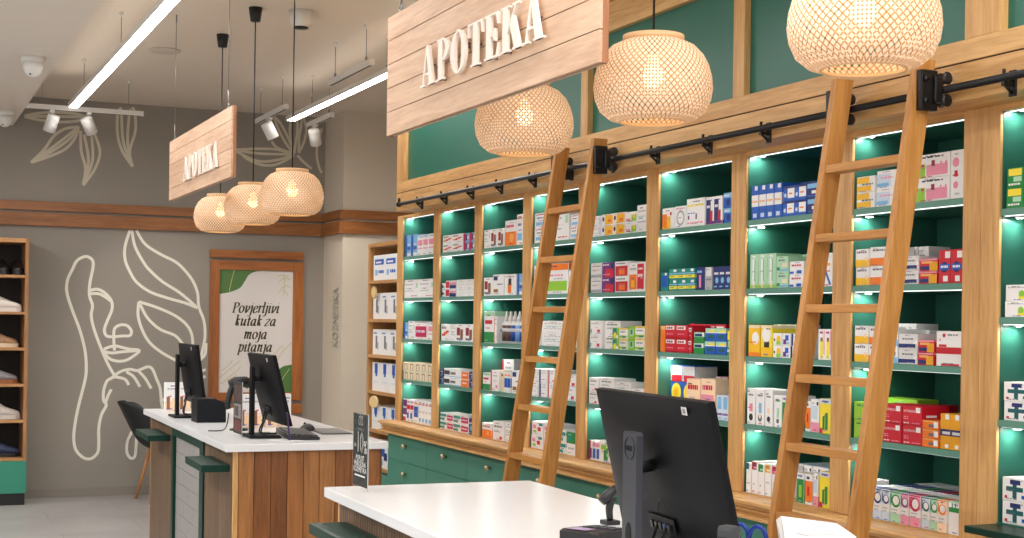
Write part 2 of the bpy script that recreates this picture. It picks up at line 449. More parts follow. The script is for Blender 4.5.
linear_lamp(3.03, 7.3, 11.42, 'long white linear lamp hanging along the green shelf wall')
def track(x0, y0, x1, y1, label, slot=True):
    cx, cy = (x0 + x1) / 2, (y0 + y1) / 2
    t = thing('lighting_track', label, 'lamp track', (cx, cy, 3.21)); o = (cx, cy, 3.21)
    b = MB(o)
    if x0 != x1: b.box(x0, x1, cy - .018, cy + .018, 3.212, 3.25, WHITEP)
    else: b.box(cx - .018, cx + .018, y0, y1, 3.212, 3.25, WHITEP)
    b.build('rail', t)
    if slot:
        b = MB(o)
        if x0 != x1: b.box(x0 + .02, x1 - .02, cy - .007, cy + .007, 3.2105, 3.2125, BLACK)
        else: b.box(cx - .007, cx + .007, y0 + .02, y1 - .02, 3.2105, 3.2125, BLACK)
        b.build('slot', t)
    for k in (.13, .87):
        b = MB(o); wire(b, x0 + (x1 - x0) * k, y0 + (y1 - y0) * k, 3.25, CEIL); b.build('hanging_wire', t)
    return t
track(.995, 11.72, 1.895, 11.72, 'white lighting track across the room carrying two spotlights')
track(2.82, 10.75, 2.82, 11.70, 'white lighting track with one spotlight, beside the far lamp end')
track(2.81, 8.617, 2.81, 9.545, 'short white lighting track without a spotlight, above the shelf lamp')
track(3.26, 11.0, 3.26, 11.7, 'white lighting track behind the lamp end, by the pillar')
def spot(x, y, aim, label):
    t = thing('spotlight', label, 'spotlight', (x, y, 3.212)); o = (x, y, 3.212)
    b = MB(o); b.box(x - .016, x + .016, y - .05, y + .05, 3.19, 3.211, WHITEP, .004); b.tube([(x, y, 3.192), (x, y, 3.14)], .008, WHITEP, 8); b.build('adapter', t)
    d = Vector(aim).normalized()
    q = Vector((0, 0, -1)).rotation_difference(d).to_matrix().to_4x4()
    M = Matrix.Translation((x, y, 3.115)) @ q
    MB(o).lathe([(.02, .062), (.045, .058), (.048, .05), (.048, -.075), (.044, -.075), (.043, -.055)], WHITEP, M=M).build('lamp_head', t)
    MB(o).lathe([(.042, -.057), (0, -.057)], SPOTL, M=M).build('lens', t)
    li = bpy.data.lights.new('spotlight_beam', 'SPOT'); li.energy = 34; li.color = (1, .93, .84); li.spot_size = 1.1; li.spot_blend = .8; li.shadow_soft_size = .03
    lo = bpy.data.objects.new('spotlight_beam', li); COL.objects.link(lo)
    lo.location = Vector((x, y, 3.115)) + d * .1; lo.rotation_euler = Vector((0, 0, -1)).rotation_difference(d).to_euler()
    return t
spot(1.19, 11.72, (-.25, .35, -.9), 'white spotlight on the cross track, the left one aimed left')
spot(1.47, 11.72, (.45, .5, -.8), 'white spotlight on the cross track, the right one aimed right')
spot(2.82, 11.28, (.42, .1, -.75), 'white spotlight on the track above the round woven lamps')
spot(3.26, 11.5, (.3, .5, -.8), 'small white spotlight just behind the end of the shelf lamp')

# ------------------------------------------------------------------ pendants
def shade_mat():
    m = bpy.data.materials.new('woven_bamboo'); m.use_nodes = True
    nt = m.node_tree; nt.nodes.clear(); N = nt.nodes.new; L = nt.links.new
    out = N('ShaderNodeOutputMaterial'); tc = N('ShaderNodeTexCoord'); sp = N('ShaderNodeSeparateXYZ'); L(tc.outputs['Object'], sp.inputs[0])
    def M(op, a, b=None, c=None):
        n = N('ShaderNodeMath'); n.operation = op
        for i, v in enumerate((a, b, c)):
            if v is None: continue
            if isinstance(v, (int, float)): n.inputs[i].default_value = v
            else: L(v, n.inputs[i])
        return n.outputs[0]
    ang = M('ARCTAN2', sp.outputs['Y'], sp.outputs['X'])
    u = M('MULTIPLY', ang, 58 / (2 * PI)); v = M('MULTIPLY', sp.outputs['Z'], 52.0)
    s1 = M('FRACT', M('ADD', M('ADD', u, v), 100.0)); s2 = M('FRACT', M('ADD', M('SUBTRACT', u, v), 100.0))
    d1 = M('ABSOLUTE', M('SUBTRACT', s1, .5)); d2 = M('ABSOLUTE', M('SUBTRACT', s2, .5))
    nz = N('ShaderNodeTexNoise'); nz.inputs['Scale'].default_value = 9.0; L(tc.outputs['Object'], nz.inputs['Vector'])
    th = M('MULTIPLY_ADD', nz.outputs['Fac'], -.20, M('MULTIPLY_ADD', M('LESS_THAN', sp.outputs['Z'], .13), -.09, .50))
    hole = M('MULTIPLY', M('GREATER_THAN', d1, th), M('GREATER_THAN', d2, th))
    edge = M('MAXIMUM', M('GREATER_THAN', d1, .37), M('GREATER_THAN', d2, .37))
    mixc = N('ShaderNodeMix'); mixc.data_type = 'RGBA'
    mixc.inputs[6].default_value = lin((250, 234, 214)); mixc.inputs[7].default_value = lin((208, 158, 106))
    L(edge, mixc.inputs[0])
    df = N('ShaderNodeBsdfDiffuse'); tr = N('ShaderNodeBsdfTranslucent'); mx = N('ShaderNodeMixShader'); mx.inputs[0].default_value = .22
    L(mixc.outputs[2], df.inputs[0]); L(mixc.outputs[2], tr.inputs[0]); L(df.outputs[0], mx.inputs[1]); L(tr.outputs[0], mx.inputs[2])
    tp = N('ShaderNodeBsdfTransparent'); m2 = N('ShaderNodeMixShader'); L(hole, m2.inputs[0]); L(mx.outputs[0], m2.inputs[1]); L(tp.outputs[0], m2.inputs[2])
    L(m2.outputs[0], out.inputs[0])
    return m
SHADE = shade_mat()
RIM = mat('bamboo_rim', (226, 186, 140), .6, noise=.1, nscale=20)
PX = 2.05
def pendant(y, label, light):
    zz = 2.188 if y < 6 else 2.168
    t = thing('pendant_lamp', label, 'pendant lamp', (PX, y, zz))
    prof = [(.097, 0), (.127, .007), (.155, .030), (.170, .064), (.175, .098), (.172, .130), (.163, .163), (.147, .194), (.122, .220), (.088, .236)]
    p2 = []
    for i in range(len(prof) - 1):
        for k in range(3):
            f = k / 3; p2.append((prof[i][0] * (1 - f) + prof[i + 1][0] * f, prof[i][1] * (1 - f) + prof[i + 1][1] * f))
    p2.append(prof[-1])
    b = MB()
    n = 48; vs = []; fs = []
    for r, z in p2:
        for k in range(n): vs.append((r * math.cos(2 * PI * k / n), r * math.sin(2 * PI * k / n), z))
    for i in range(len(p2) - 1):
        for k in range(n): fs.append((i * n + k, i * n + (k + 1) % n, (i + 1) * n + (k + 1) % n, (i + 1) * n + k))
    b.add(vs, fs, SHADE, smooth=True); sh = b.build('lamp_shade', t)
    b = MB(); b.lathe([(.086, .233), (.090, .233), (.090, .252), (.086, .252)], RIM, n=36, closed=True); b.build('upper_rim', sh); b = MB(); b.lathe([(.094, -.002), (.099, -.002), (.099, .006), (.094, .006)], RIM, n=36, closed=True)
    b.build('lower_rim', sh)
    b = MB(); b.lathe([(.0, .240), (.022, .240), (.022, .205), (.018, .195), (.0, .195)], BLACK, n=16)
    b.box(-.086, .086, -.004, .004, .240, .244, BLACKM); b.build('lamp_holder', t)
    MB().lathe([(.0, .100), (.016, .104), (.028, .122), (.030, .138), (.022, .162), (.014, .185), (.013, .196)], BULB, n=18).build('bulb', t)
    MB().tube([(0, 0, .240), (0, 0, CEIL - zz - .05)], .0035, BLACK, 6).build('cord', t)
    MB().lathe([(.03, CEIL - zz - .085), (.042, CEIL - zz), (0, CEIL - zz)], BLACK, n=20).build('ceiling_rose', t)
    li = bpy.data.lights.new('pendant_glow', 'POINT'); li.energy = light; li.color = (1, .82, .58); li.shadow_soft_size = .035
    lo = bpy.data.objects.new('pendant_glow', li); COL.objects.link(lo); lo.location = (PX, y, zz + .06)
    return t
NP = ['round woven bamboo pendant at top right, largest and nearest of the row', 'round woven bamboo pendant right of the large wooden sign', 'round woven bamboo pendant half hidden under the large wooden sign',
      'round woven bamboo pendant over far counter, nearest of those three', 'round woven bamboo pendant over far counter, middle of those three', 'round woven bamboo pendant over far counter, farthest below the small sign']
for y, l in zip((2.665, 3.645, 4.56, 7.67, 8.58, 9.50), NP): pendant(y, l, .1)
t = thing('cord_cover', 'pale conical cap on the ceiling among the pendant cords', 'ceiling fitting', (2.324, 8.54, CEIL))
MB().lathe([(.06, -.10), (.075, 0), (0, 0)], WHITEP, n=20).build('cap', t)
MB().lathe([(.045, -.108), (.045, -.098), (0, -.098)], BLACK, n=20).build('underside', t)

# ------------------------------------------------------------------ hanging signs
def letter_shapes(ch):
    """heavy contrast serif capitals, unit cap height; list of polygons in (u,v)"""
    def el(cx, cy, rx, ry, a0, a1, n=14): return [(cx + rx * math.cos(a0 + (a1 - a0) * i / n), cy + ry * math.sin(a0 + (a1 - a0) * i / n)) for i in range(n + 1)]
    def ring(o, i): return [[o[k], o[k + 1], i[k + 1], i[k]] for k in range(len(o) - 1)]
    R = lambda a, b, c, d: [(a, c), (b, c), (b, d), (a, d)]
    if ch == 'A': return [[(.10, 0), (.15, 0), (.34, 1), (.29, 1)], [(.44, 0), (.62, 0), (.385, 1), (.27, 1)], R(.15, .5, .27, .32), R(.03, .23, 0, .045), R(.38, .70, 0, .045)], .74
    if ch == 'P': return [R(.09, .26, 0, 1), R(.02, .33, 0, .045), R(.02, .3, .955, 1)] + ring(el(.26, .725, .29, .275, -PI / 2, PI / 2), el(.26, .725, .13, .23, -PI / 2, PI / 2)), .60
    if ch == 'O': return ring(el(.34, .5, .31, .515, 0, 2 * PI, 32), el(.34, .5, .145, .47, 0, 2 * PI, 32)), .70
    if ch == 'T': return [R(.235, .405, 0, 1), R(.15, .49, 0, .045), R(.03, .61, .955, 1), [(.03, .97), (.03, .70), (.06, .70), (.10, .97)], [(.61, .97), (.61, .70), (.58, .70), (.54, .97)]], .66
    if ch == 'E': return [R(.09, .26, 0, 1), R(.02, .53, 0, .045), R(.02, .52, .955, 1), R(.26, .40, .485, .53), [(.385, .37), (.415, .37), (.415, .65), (.385, .65), (.35, .51)], [(.53, .03), (.56, .30), (.53, .30), (.46, .03)], [(.52, .97), (.54, .72), (.51, .72), (.45, .97)]], .60
    if ch == 'K': return [R(.09, .26, 0, 1), R(.02, .33, 0, .045), R(.02, .33, .955, 1), [(.26, .40), (.26, .48), (.53, .97), (.58, .97)], [(.33, .62), (.47, .66 + .08), (.70, 0), (.52, 0)], R(.44, .66, .955, 1), R(.45, .76, 0, .045)], .76
def hanging_sign(x, yl, yr, zl, h, tl, tr, zb, cap, label, gap=.0035):
    """board in a plane of constant x; yl is the far (left in view) end"""
    t = thing('hanging_sign', label, 'sign', (x, (yl + yr) / 2, zl)); o = (x, (yl + yr) / 2, zl)
    n = 5; ph = h / n; th = .026
    for k in range(n):
        b = MB(o); b.box(x, x + .012, yr, yl, zl + k * ph + .0015, zl + (k + 1) * ph - .0015, SIGNW); b.build('front_plank', t)
    MB(o).box(x + .004, x + th - .004, yr + .012, yl - .012, zl + .004, zl + h - .004, GAP).build('core', t)
    for ya, yb in ((yr - .002, yr + .012), (yl - .012, yl + .002)):
        MB(o).box(x + .010, x + th, ya, yb, zl, zl + h, SIGNS).build('end_cap', t)
    MB(o).box(x + th - .006, x + th, yr, yl, zl, zl + h, SIGNW).build('rear_board', t)
    adv = []; tot = 0
    for ch in 'APOTEKA': adv.append((ch, tot)); tot += letter_shapes(ch)[1]
    sx = (tl - tr) / tot
    for ch, u0 in adv:
        b = MB(o)
        for k, pl in enumerate(letter_shapes(ch)[0]): b.prism([(tl - (u0 + p[0]) * sx, zb + p[1] * cap) for p in pl], x - gap - .009 - (k % 9) * .0002, x - gap + (k % 9) * .0002, WHITEL)
        for pl in letter_shapes(ch)[0][:2]:
            q = pl[0]; cy = sum(p[0] for p in pl) / len(pl); cz = sum(p[1] for p in pl) / len(pl)
            b.tube([(x - gap - .001, tl - (u0 + cy) * sx, zb + cz * cap), (x + .001, tl - (u0 + cy) * sx, zb + cz * cap)], .004, STEEL, 6)
        b.build('letter', t)
    for y in (yl - .10, yr + .14):
        b = MB(o); zt = zl + h
        ring = [(x + .013, y + .014 * math.cos(a), zt + .016 + .014 * math.sin(a)) for a in [PI * 2 * i / 12 for i in range(13)]]
        b.tube(ring, .003, STEEL, 6); b.tube([(x + .013, y, zt - .01), (x + .013, y, zt + .004)], .004, STEEL, 6)
        b.tube([(x + .013, y, zt + .028), (x + .013, y - .006, zt + .05), (x + .013, y + .006, zt + .075), (x + .013, y, zt + .1)], .004, STEEL, 6)
        b.tube([(x + .013, y, zt + .1), (x + .013, y, CEIL)], .002, STEEL, 6)
        b.tube([(x + .013, y, CEIL - .05), (x + .013, y - .01, CEIL - .025), (x + .013, y, CEIL)], .005, STEEL, 6)
        b.build('hanging_hook', t)
    return t
hanging_sign(1.64, 4.85, 3.195, 2.255, .425, 4.45, 3.475, 2.368, .132, 'large pale oak board hanging at top centre, raised letters APOTEKA', .013)
hanging_sign(1.64, 9.115, 7.36, 2.330, .372, 8.60, 7.63, 2.408, .142, 'smaller looking oak board with raised APOTEKA letters above the far counter')

# ------------------------------------------------------------------ poster, shoe cabinet, chair
PEN = {
 'P': ([[(.28, 0), (.28, 1.45)], [(.05, 1.38), (.3, 1.45), (.6, 1.45), (.8, 1.3), (.82, 1.05), (.65, .82), (.3, .75)], [(.1, 0), (.5, 0)]], .9),
 'o': ([[(.55, .95), (.3, 1.0), (.12, .7), (.12, .35), (.3, 0), (.5, .02), (.68, .35), (.68, .7), (.55, .95)]], .78),
 'v': ([[(.05, .95), (.2, 1.0), (.22, .5), (.28, 0), (.5, .35), (.65, .75), (.55, 1.0)]], .72),
 'j': ([[(.1, .95), (.25, 1.0), (.25, -.2), (.1, -.5), (-.12, -.45)], [(.24, 1.38), (.3, 1.44)]], .42),
 'e': ([[(.12, .5), (.5, .62), (.6, .85), (.42, 1.0), (.2, .8), (.12, .4), (.25, 0), (.5, .02), (.66, .25)]], .68),
 'r': ([[(.05, .95), (.2, 1.0), (.2, 0)], [(.2, .6), (.35, .9), (.55, 1.0), (.58, .85)]], .58),
 'l': ([[(.08, 1.5), (.2, 1.52), (.2, .15), (.28, 0), (.42, .12)]], .4),
 'i': ([[(.05, .92), (.2, 1.0), (.2, .15), (.28, 0), (.42, .12)], [(.2, 1.38), (.26, 1.44)]], .42),
 'k': ([[(.08, 1.5), (.2, 1.52), (.2, 0)], [(.2, .5), (.45, .98), (.6, .9)], [(.22, .55), (.4, .45), (.5, .05), (.66, .1)]], .72),
 'u': ([[(.05, .92), (.2, 1.0), (.2, .25), (.3, 0), (.5, .2), (.65, .6)], [(.66, 1.0), (.66, .15), (.75, 0), (.86, .12)]], .88),
 't': ([[(.25, 1.35), (.22, .2), (.32, 0), (.46, .12)], [(.0, .98), (.25, 1.0), (.52, .98)], [(.0, .94), (.52, .94)]], .5),
 'a': ([[(.62, .9), (.4, 1.0), (.15, .65), (.15, .25), (.3, 0), (.5, .2), (.64, .6)], [(.66, 1.0), (.64, .15), (.74, 0), (.86, .12)]], .86),
 'z': ([[(.1, .85), (.3, 1.0), (.62, .95), (.1, .05), (.4, .0), (.62, .15)]], .7),
 'm': ([[(.05, .92), (.2, 1.0), (.2, 0)], [(.2, .55), (.4, .95), (.55, .95), (.56, 0)], [(.56, .55), (.76, .95), (.92, .95), (.92, .15), (1.0, 0), (1.12, .12)]], 1.14),
 'n': ([[(.05, .92), (.2, 1.0), (.2, 0)], [(.2, .55), (.42, .95), (.6, .95), (.6, .15), (.7, 0), (.82, .12)]], .84),
 'p': ([[(.05, .92), (.2, 1.0), (.2, -.5)], [(.2, .7), (.45, 1.0), (.66, .8), (.66, .35), (.48, 0), (.2, .2)], [(.05, -.5), (.38, -.5)]], .78),
 ' ': ([], .4)}
t = thing('framed_poster', 'oak framed advice poster with green corners on the back wall', 'poster', (3.15, YB, .70)); o = (3.15, YB, .70)
fx0, fx1, fz0, fz1 = 2.715, 3.589, .83, 2.118
ix0, ix1, iz0, iz1 = 2.803, 3.490, .908, 2.035
for z0, z1, nm in ((2.143, 2.215, 'top_bar'), (.705, .795, 'bottom_bar')):
    MB(o).box(fx0 - .004, fx1, YB - .045, YB, z0, z1, FRAMEX, .004).build(nm, t)
b = MB(o); b.box(fx0, ix0, YB - .04, YB, fz0, fz1, FRAMEZ, .003); b.box(ix1, fx1, YB - .04, YB, fz0, fz1, FRAMEZ, .003)
b.box(ix0, ix1, YB - .04, YB, iz1, fz1, FRAMEX, .003); b.box(ix0, ix1, YB - .04, YB, fz0, iz0, FRAMEX, .003); b.build('frame', t)
b = MB(o); b.box(ix0, ix1, YB - .02, YB - .004, iz0, iz1, mat('poster_paper', (226, 220, 216), .5))
PG = mat('poster_green', (84, 124, 66), .5); PGL = mat('poster_gold_line', (196, 190, 130), .5); PT = mat('poster_olive_ink', (74, 72, 44), .5)
W, H = ix1 - ix0, iz1 - iz0
pf = lambda u, v, h=0: (ix0 + u, YB - .0205 - h, iz0 + v)
c1 = [(0, H), (0, H - .225)] + catmull([(0, H - .225), (.10, H - .205), (.19, H - .165), (.235, H - .10), (.27, H - .045), (.33, H - .012), (.40, H)], 4)
b.add([pf(*p) for p in c1], [tuple(range(len(c1)))], PG)
c2 = [(W, 0), (W, .255)] + catmull([(W, .255), (W - .09, .235), (W - .15, .17), (W - .17, .09), (W - .175, 0)], 4)
b.add([pf(*p) for p in c2], [tuple(range(len(c2)))], PG)
pm = lambda x, z, h: pf(x, z, .001)
for l in ([(.09, H - .20), (.11, H - .10), (.135, H)], [(W - .13, 0), (W - .10, .10), (W - .02, .22)], [(.52, .25), (.60, .38), (.685, .46)], [(.36, .22), (.5, .34), (.6, .44)],
          [(.02, .14), (.10, .21), (.20, .29)], [(.05, .11), (.14, .17), (.21, .24)], [(.03, .20), (.09, .245), (.13, .30)], [(.02, .08), (.1, .12), (.17, .16)],
          [(.55, 1.02), (.6, 1.06), (.66, 1.05)], [(.57, .96), (.62, .99), (.67, .97)], [(.54, 1.08), (.6, 1.09), (.64, 1.07)], [(.55, .93), (.6, .95), (.64, .90)], [(.6, .90), (.605, 1.0), (.6, 1.09)]):
    b.strip(catmull(l, 4), .006, PGL, pm)
XH = .062
for txt, cu, zb in (('Povjerljivi', .345, .735), ('kutak za', .345, .615), ('moja', .345, .494), ('pitanja', .345, .376)):
    tot = sum(PEN[c][1] for c in txt) * XH * 1.1
    x = cu - tot / 2
    for c in txt:
        for st in PEN[c][0]:
            pts = [(x + (p[0] * 1.04 + p[1] * .24) * XH - .012, zb + p[1] * XH) for p in st]
            pts = catmull(pts, 5) if len(pts) > 2 else [tuple(Vector(pts[0]).lerp(Vector(pts[1]), i / 3)) for i in range(4)]
            b.strip(pts, .0172, PT, pm, nib=(math.radians(12), .34))
        x += PEN[c][1] * XH * 1.1
b.build('poster_print', t)

cx0, cx1, cy0, cy1 = .22, 1.108, 12.55, 12.97
t = thing('shoe_cabinet', 'tall oak shoe cabinet with teal base at the left edge', 'cabinet', (.66, 12.76, 0)); o = (.66, 12.76, 0)
for x0, x1 in ((cx0, cx0 + .03), (cx1 - .03, cx1)): MB(o).box(x0, x1, cy0, cy1, .37, 2.235, CABW, .002).build('side_panel', t)
MB(o).box(cx0 + .03, cx1 - .03, cy0, cy1, 2.20, 2.235, wood('shoe_cabinet_oak_board', (150, 104, 62), (196, 146, 94), 'X')).build('top_panel', t)
SHZ = [1.905, 1.597, 1.296, .992, .690, .372]
for z in SHZ: MB(o).box(cx0 + .03, cx1 - .03, cy0 + .004, cy1 - .01, z, z + .022, MATS['shoe_cabinet_oak_board']).build('shelf', t)
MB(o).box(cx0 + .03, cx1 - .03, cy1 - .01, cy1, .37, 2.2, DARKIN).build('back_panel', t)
MB(o).box(cx0, cx1, cy0 - .003, cy1, .10, .369, TEAL, .002).build('base_drawer', t)
MB(o).box(cx0, cx1 - .01, cy0 + .01, cy1, 0, .099, BLACK).build('plinth', t)

def shoe(x, y, z, rz, label, upper, sole, high=0.0, L=.27):
    t = thing('shoe', label, 'shoe', (min(x + .035, .932), y, z) if rz > -1 else (x, y, z), rz, None)
    t.scale = (1, 1, 1.3)
    # loft along local x (heel at -L/2, toe at +L/2)
    secs = [(-.5, .026, .055, .0), (-.47, .034, .082 + high, .0), (-.36, .038, .092 + high, 0), (-.24, .038, .088 + high * .9, 0), (-.12, .038, .078 + high * .3, 0), (.02, .042, .066, 0), (.18, .047, .052, 0), (.34, .045, .042, 0), (.45, .033, .032, 0), (.5, .015, .02, 0)]
    n = 12; vs = []; fs = []
    for s, w, h, _ in secs:
        for k in range(n):
            a = 2 * PI * k / n
            zz = .018 + (h) * (.5 + .5 * math.sin(a)); tw = 1 - .45 * max(0, math.sin(a)) ** 1.5 if s < .1 else 1 - .15 * max(0, math.sin(a))
            vs.append((s * L, w * math.cos(a) * tw, zz))
    for i in range(len(secs) - 1):
        for k in range(n): fs.append((i * n + k, i * n + (k + 1) % n, (i + 1) * n + (k + 1) % n, (i + 1) * n + k))
    fs.append(tuple(range(n))); fs.append(tuple((len(secs) - 1) * n + k for k in range(n)))
    MB().add(vs, fs, upper, smooth=True).build('upper', t)
    ol = [(s * L * 1.03, w * 1.08) for s, w, h, _ in secs]; poly = ol + [(a, -b_) for a, b_ in reversed(ol)]
    MB().prism(poly, 0, .026, sole, 'XY').build('sole', t)
    b = MB()
    for k in range(4):
        s = -.10 + k * .07; b.tube([(s * L, -.024, .07 - k * .006), (s * L + .006, 0, .089 - k * .009 + high * .25 * (1 - k / 3)), (s * L, .024, .07 - k * .006)], .004, sole, 6)
    b.build('laces', t)
    return t
CW = mat('white_trainer_leather', (214, 208, 202), .5); CB = mat('black_shoe_leather', (20, 20, 22), .3); CBR = mat('brown_strappy_leather', (176, 140, 108), .5, noise=.4, nscale=40)
CGY = mat('grey_trainer_mesh', (150, 150, 156), .6, noise=.25, nscale=40); CGUM = mat('gum_sole', (150, 96, 58), .6); CNV = mat('blue_patterned_canvas', (52, 62, 96), .6, noise=.7, nscale=55); CCR = mat('cream_sole', (214, 196, 172), .6)
yS = 12.72; top = [z + .0225 for z in SHZ]
shoe(.91, yS, top[0], -PI / 2, 'black shoe on the top cabinet shelf, left of the pair', CB, CB)
shoe(1.02, yS, top[0], -PI / 2, 'black shoe on the top cabinet shelf, right of the pair', CB, CB)
shoe(.91, yS, top[1], -.05, 'white low trainer on the second cabinet shelf', CW, CW)
shoe(.87, yS, top[2], .05, 'brown and cream strappy shoe on the third cabinet shelf', CBR, CCR)
shoe(.87, yS, top[3], 0, 'grey trainer with gum sole on the fourth cabinet shelf', CGY, CGUM)
shoe(.93, yS, top[4], 0, 'white high trainer on the fifth cabinet shelf', CW, CW, high=.03)
shoe(.93, yS, top[5], 0, 'dark blue patterned shoe on the lowest cabinet shelf', CNV, BLACK)

# chair: black bucket shell on splayed beech legs, facing +x
t = thing('shell_chair', 'black bucket chair with wooden legs by the back wall', 'chair', (2.28, 12.52, 0), .12)
prof = [(.23, .44, .20), (.20, .455, .225), (.10, .45, .235), (-.05, .44, .24), (-.15, .45, .25), (-.24, .50, .27), (-.295, .58, .275), (-.345, .68, .27), (-.395, .78, .245), (-.43, .845, .20), (-.445, .868, .13)]
vs = []; fs = []; n = 11
for i, (x, z, w) in enumerate(prof):
    q = i / (len(prof) - 1)
    for k in range(n):
        s = -1 + 2 * k / (n - 1)
        bow = abs(s) ** 2.4
        if i < 5: p = (x, s * w, z + bow * (.02 + .16 * q))
        else: p = (x + bow * (.20 - .10 * max(0, (q - .5) * 2)), s * w, z + bow * .03 * (1 - q))
        vs.append(p)
for i in range(len(prof) - 1):
    for k in range(n - 1): fs.append((i * n + k, i * n + k + 1, (i + 1) * n + k + 1, (i + 1) * n + k))
sh = MB().add(vs, fs, mat('black_chair_shell', (30, 31, 34), .5), smooth=True).build('shell', t)
md = sh.modifiers.new('thickness', 'SOLIDIFY'); md.thickness = .018; md.offset = 0
md = sh.modifiers.new('smooth', 'SUBSURF'); md.levels = 1; md.render_levels = 2
BEECH = wood('chair_beech', (176, 116, 64), (206, 148, 92), 'Z')
for sx in (1, -1):
    for sy in (1, -1): MB().tube([(sx * .13, sy * .12, .43), (sx * .22, sy * .21, 0)], [.019, .012], BEECH, 10).build('leg', t)
b = MB(); b.box(-.15, .15, -.02, .02, .405, .432, BLACKM); b.box(-.02, .02, -.15, .15, .405, .432, BLACKM); b.build('under_frame', t)

# ------------------------------------------------------------------ the shelf wall
XS = 3.3; XB = 3.72
PC = [9.434, 8.713, 8.004, 7.282, 6.58, 5.857, 5.119, 4.404]
WPOST = (3.578, 3.748)            # the wide double upright
PH = .056                          # half width of an upright
TIER = [2.035, 1.749, 1.466, 1.183, .897]      # top faces of the four green shelves and the bottom board
BAYN = ['first bay at far left', 'second bay from left', 'third bay from left', 'bay behind left ladder', 'fifth bay from left', 'sixth bay from left', 'bay left of right ladder', 'bay behind right ladder', 'rightmost bay']
BAYL = ['first oak bay of the green shelving, at the far left end', 'second oak bay of the green shelving from the far end', 'third oak bay of the green shelving from the far end', 'oak bay of green shelving behind the left ladder',
        'oak bay of green shelving just right of the left ladder', 'oak bay of green shelving between ladders, above the black monitor', 'oak bay of green shelving half behind the right ladder on its left', 'oak bay of green shelving behind right ladder, beside wide upright', 'oak bay of green shelving cut by the right picture edge']
OPEN = []
def puck(o, yl, z, parent):
    b = MB(o); b.lathe([(.017, 0), (.017, -.006), (.0135, -.007)], WHITEP, (XS + .055, yl - .036, z), 16); p = b.build('puck_lamp', parent)
    MB(o).lathe([(.0125, -.0075), (0, -.0078)], PUCK, (XS + .055, yl - .036, z), 16).build('puck_lens', parent)
def shelf_bay(i, yl, yr, stile_l, stile_r, tiers, label, rail_ext=0):
    """yl, yr: far and near limits of the opening; stiles: y ranges of oak uprights that belong to this bay"""
    o = (XS, (yl + yr) / 2, tiers[-1]); t = thing('shelving_bay', label, 'shelving', o, 0, 'green backed shelving bays')
    for s in (stile_l, stile_r):
        if s: MB(o).box(XS, XS + .012, s[0], s[1], .8935, 2.3235, OAKZ, .002).build('upright', t)
    MB(o).box(XB - .018, XB, yr - .018, yl + .018, tiers[-1] - .02, 2.323, GREENIN).build('back_panel', t)
    for y0, y1 in ((yl, yl + .018), (yr - .018, yr)):
        MB(o).box(XS + .0125, XB - .0185, y0, y1, tiers[-1] - .02, 2.323, GREENIN).build('side_panel', t)
    MB(o).box(XS, XS + .025, yr + .0006, yl - .0006, 2.302, 2.3235, OAKY).build('top_rail', t)
    tb = MB(o).box(XS + .026, XB - .018, yr, yl, 2.312, 2.3232, GREENIN).build('top_board', t)
    MB(o).box(XS + .027, XS + .035, yr + .012, yl - .012, 2.2995, 2.3115, LED).build('led_strip', tb)
    puck(o, yl, 2.3115, tb)
    for k, z in enumerate(tiers[:-1]):
        b = MB(o); b.box(XS + .012, XB - .018, yr + .0005, yl - .0005, z - .022, z, GREENIN); b.box(XS + .006, XS + .012, yr + .0005, yl - .0005, z - .022, z, GREENED)
        sh = b.build('shelf', t)
        if k < 2: MB(o).box(XS + .012, XS + .019, yr + .012, yl - .012, z - .0252, z - .0223, LED).build('led_strip', sh)
        else: MB(o).box(XS + .014, XS + .024, yr + .012, yl - .012, z - .0235, z - .0222, LED).build('led_strip', sh)
        puck(o, yl, z - .0225, sh)
    MB(o).box(XS + .005, XB - .018, yr + .0006, yl - .0006, tiers[-1] - .022, tiers[-1], OAKY if i < 8 else GREENIN).build('bottom_board', t)
    OPEN.append((yl, yr, tiers))
    return t
for i in range(8):
    yl = PC[i] - PH; yr = (PC[i + 1] + PH) if i < 7 else WPOST[1]
    shelf_bay(i, yl, yr, (PC[i] - PH, PC[i] + PH), (3.664, WPOST[1]) if i == 7 else None, TIER, BAYL[i])
shelf_bay(8, WPOST[0], 2.75, (WPOST[0], 3.6625), (2.64, 2.75), [1.985, 1.634, 1.302, .970], BAYL[8])

# panelled frieze over the shelves with the ladder rail in front of it
XF = 3.14; YE = 9.06; YN = 2.3
t = thing('frieze', 'oak frieze with green upper panels running above the whole shelf wall', 'panelling', (3.4, 5.7, 2.346)); o = (3.4, 5.7, 2.346)
MB(o).box(XF, XB, YN, 8.70, 2.324, 2.4425, OAKY, .002).build('rail_board', t)
MB(o).box(XF, XB, 8.701, YE, 2.324, 2.4425, OAKY, .002).build('end_block', t)
MB(o).box(XF + .004, XB, YN, YE, 2.4425, 2.4475, GAP).build('gap', t)
MB(o).box(XF, XB, YN, YE, 2.4475, 2.517, OAKY, .002).build('lower_board', t)
MB(o).box(XF, XB, YN, YE, 2.985, 3.125, OAKY, .002).build('upper_board', t)
MB(o).box(XF + .004, XB, YN, YE, 3.125, 3.13, GAP).build('gap', t)
MB(o).box(XF, XB, YN, YE, 3.13, CEIL - .001, OAKY, .002).build('upper_board', t)
mull = [(8.92, YE), (6.23, 6.305), (4.845, 4.925), (3.41, 3.57), (YN, 2.4)]
for y0, y1 in mull: MB(o).box(XF, XB, y0, y1, 2.517, 2.985, OAKZ, .002).build('mullion', t)
for k in range(len(mull) - 1):
    MB(o).box(XF + .03, XB, mull[k + 1][1], mull[k][0], 2.517, 2.985, GREEN).build('green_panel', t)
b = MB(o)
t2 = thing('ladder_rail', 'long black ladder rail on brackets along the oak frieze', 'rail', (3.10, 5.7, 2.36)); o2 = (3.10, 5.7, 2.36)
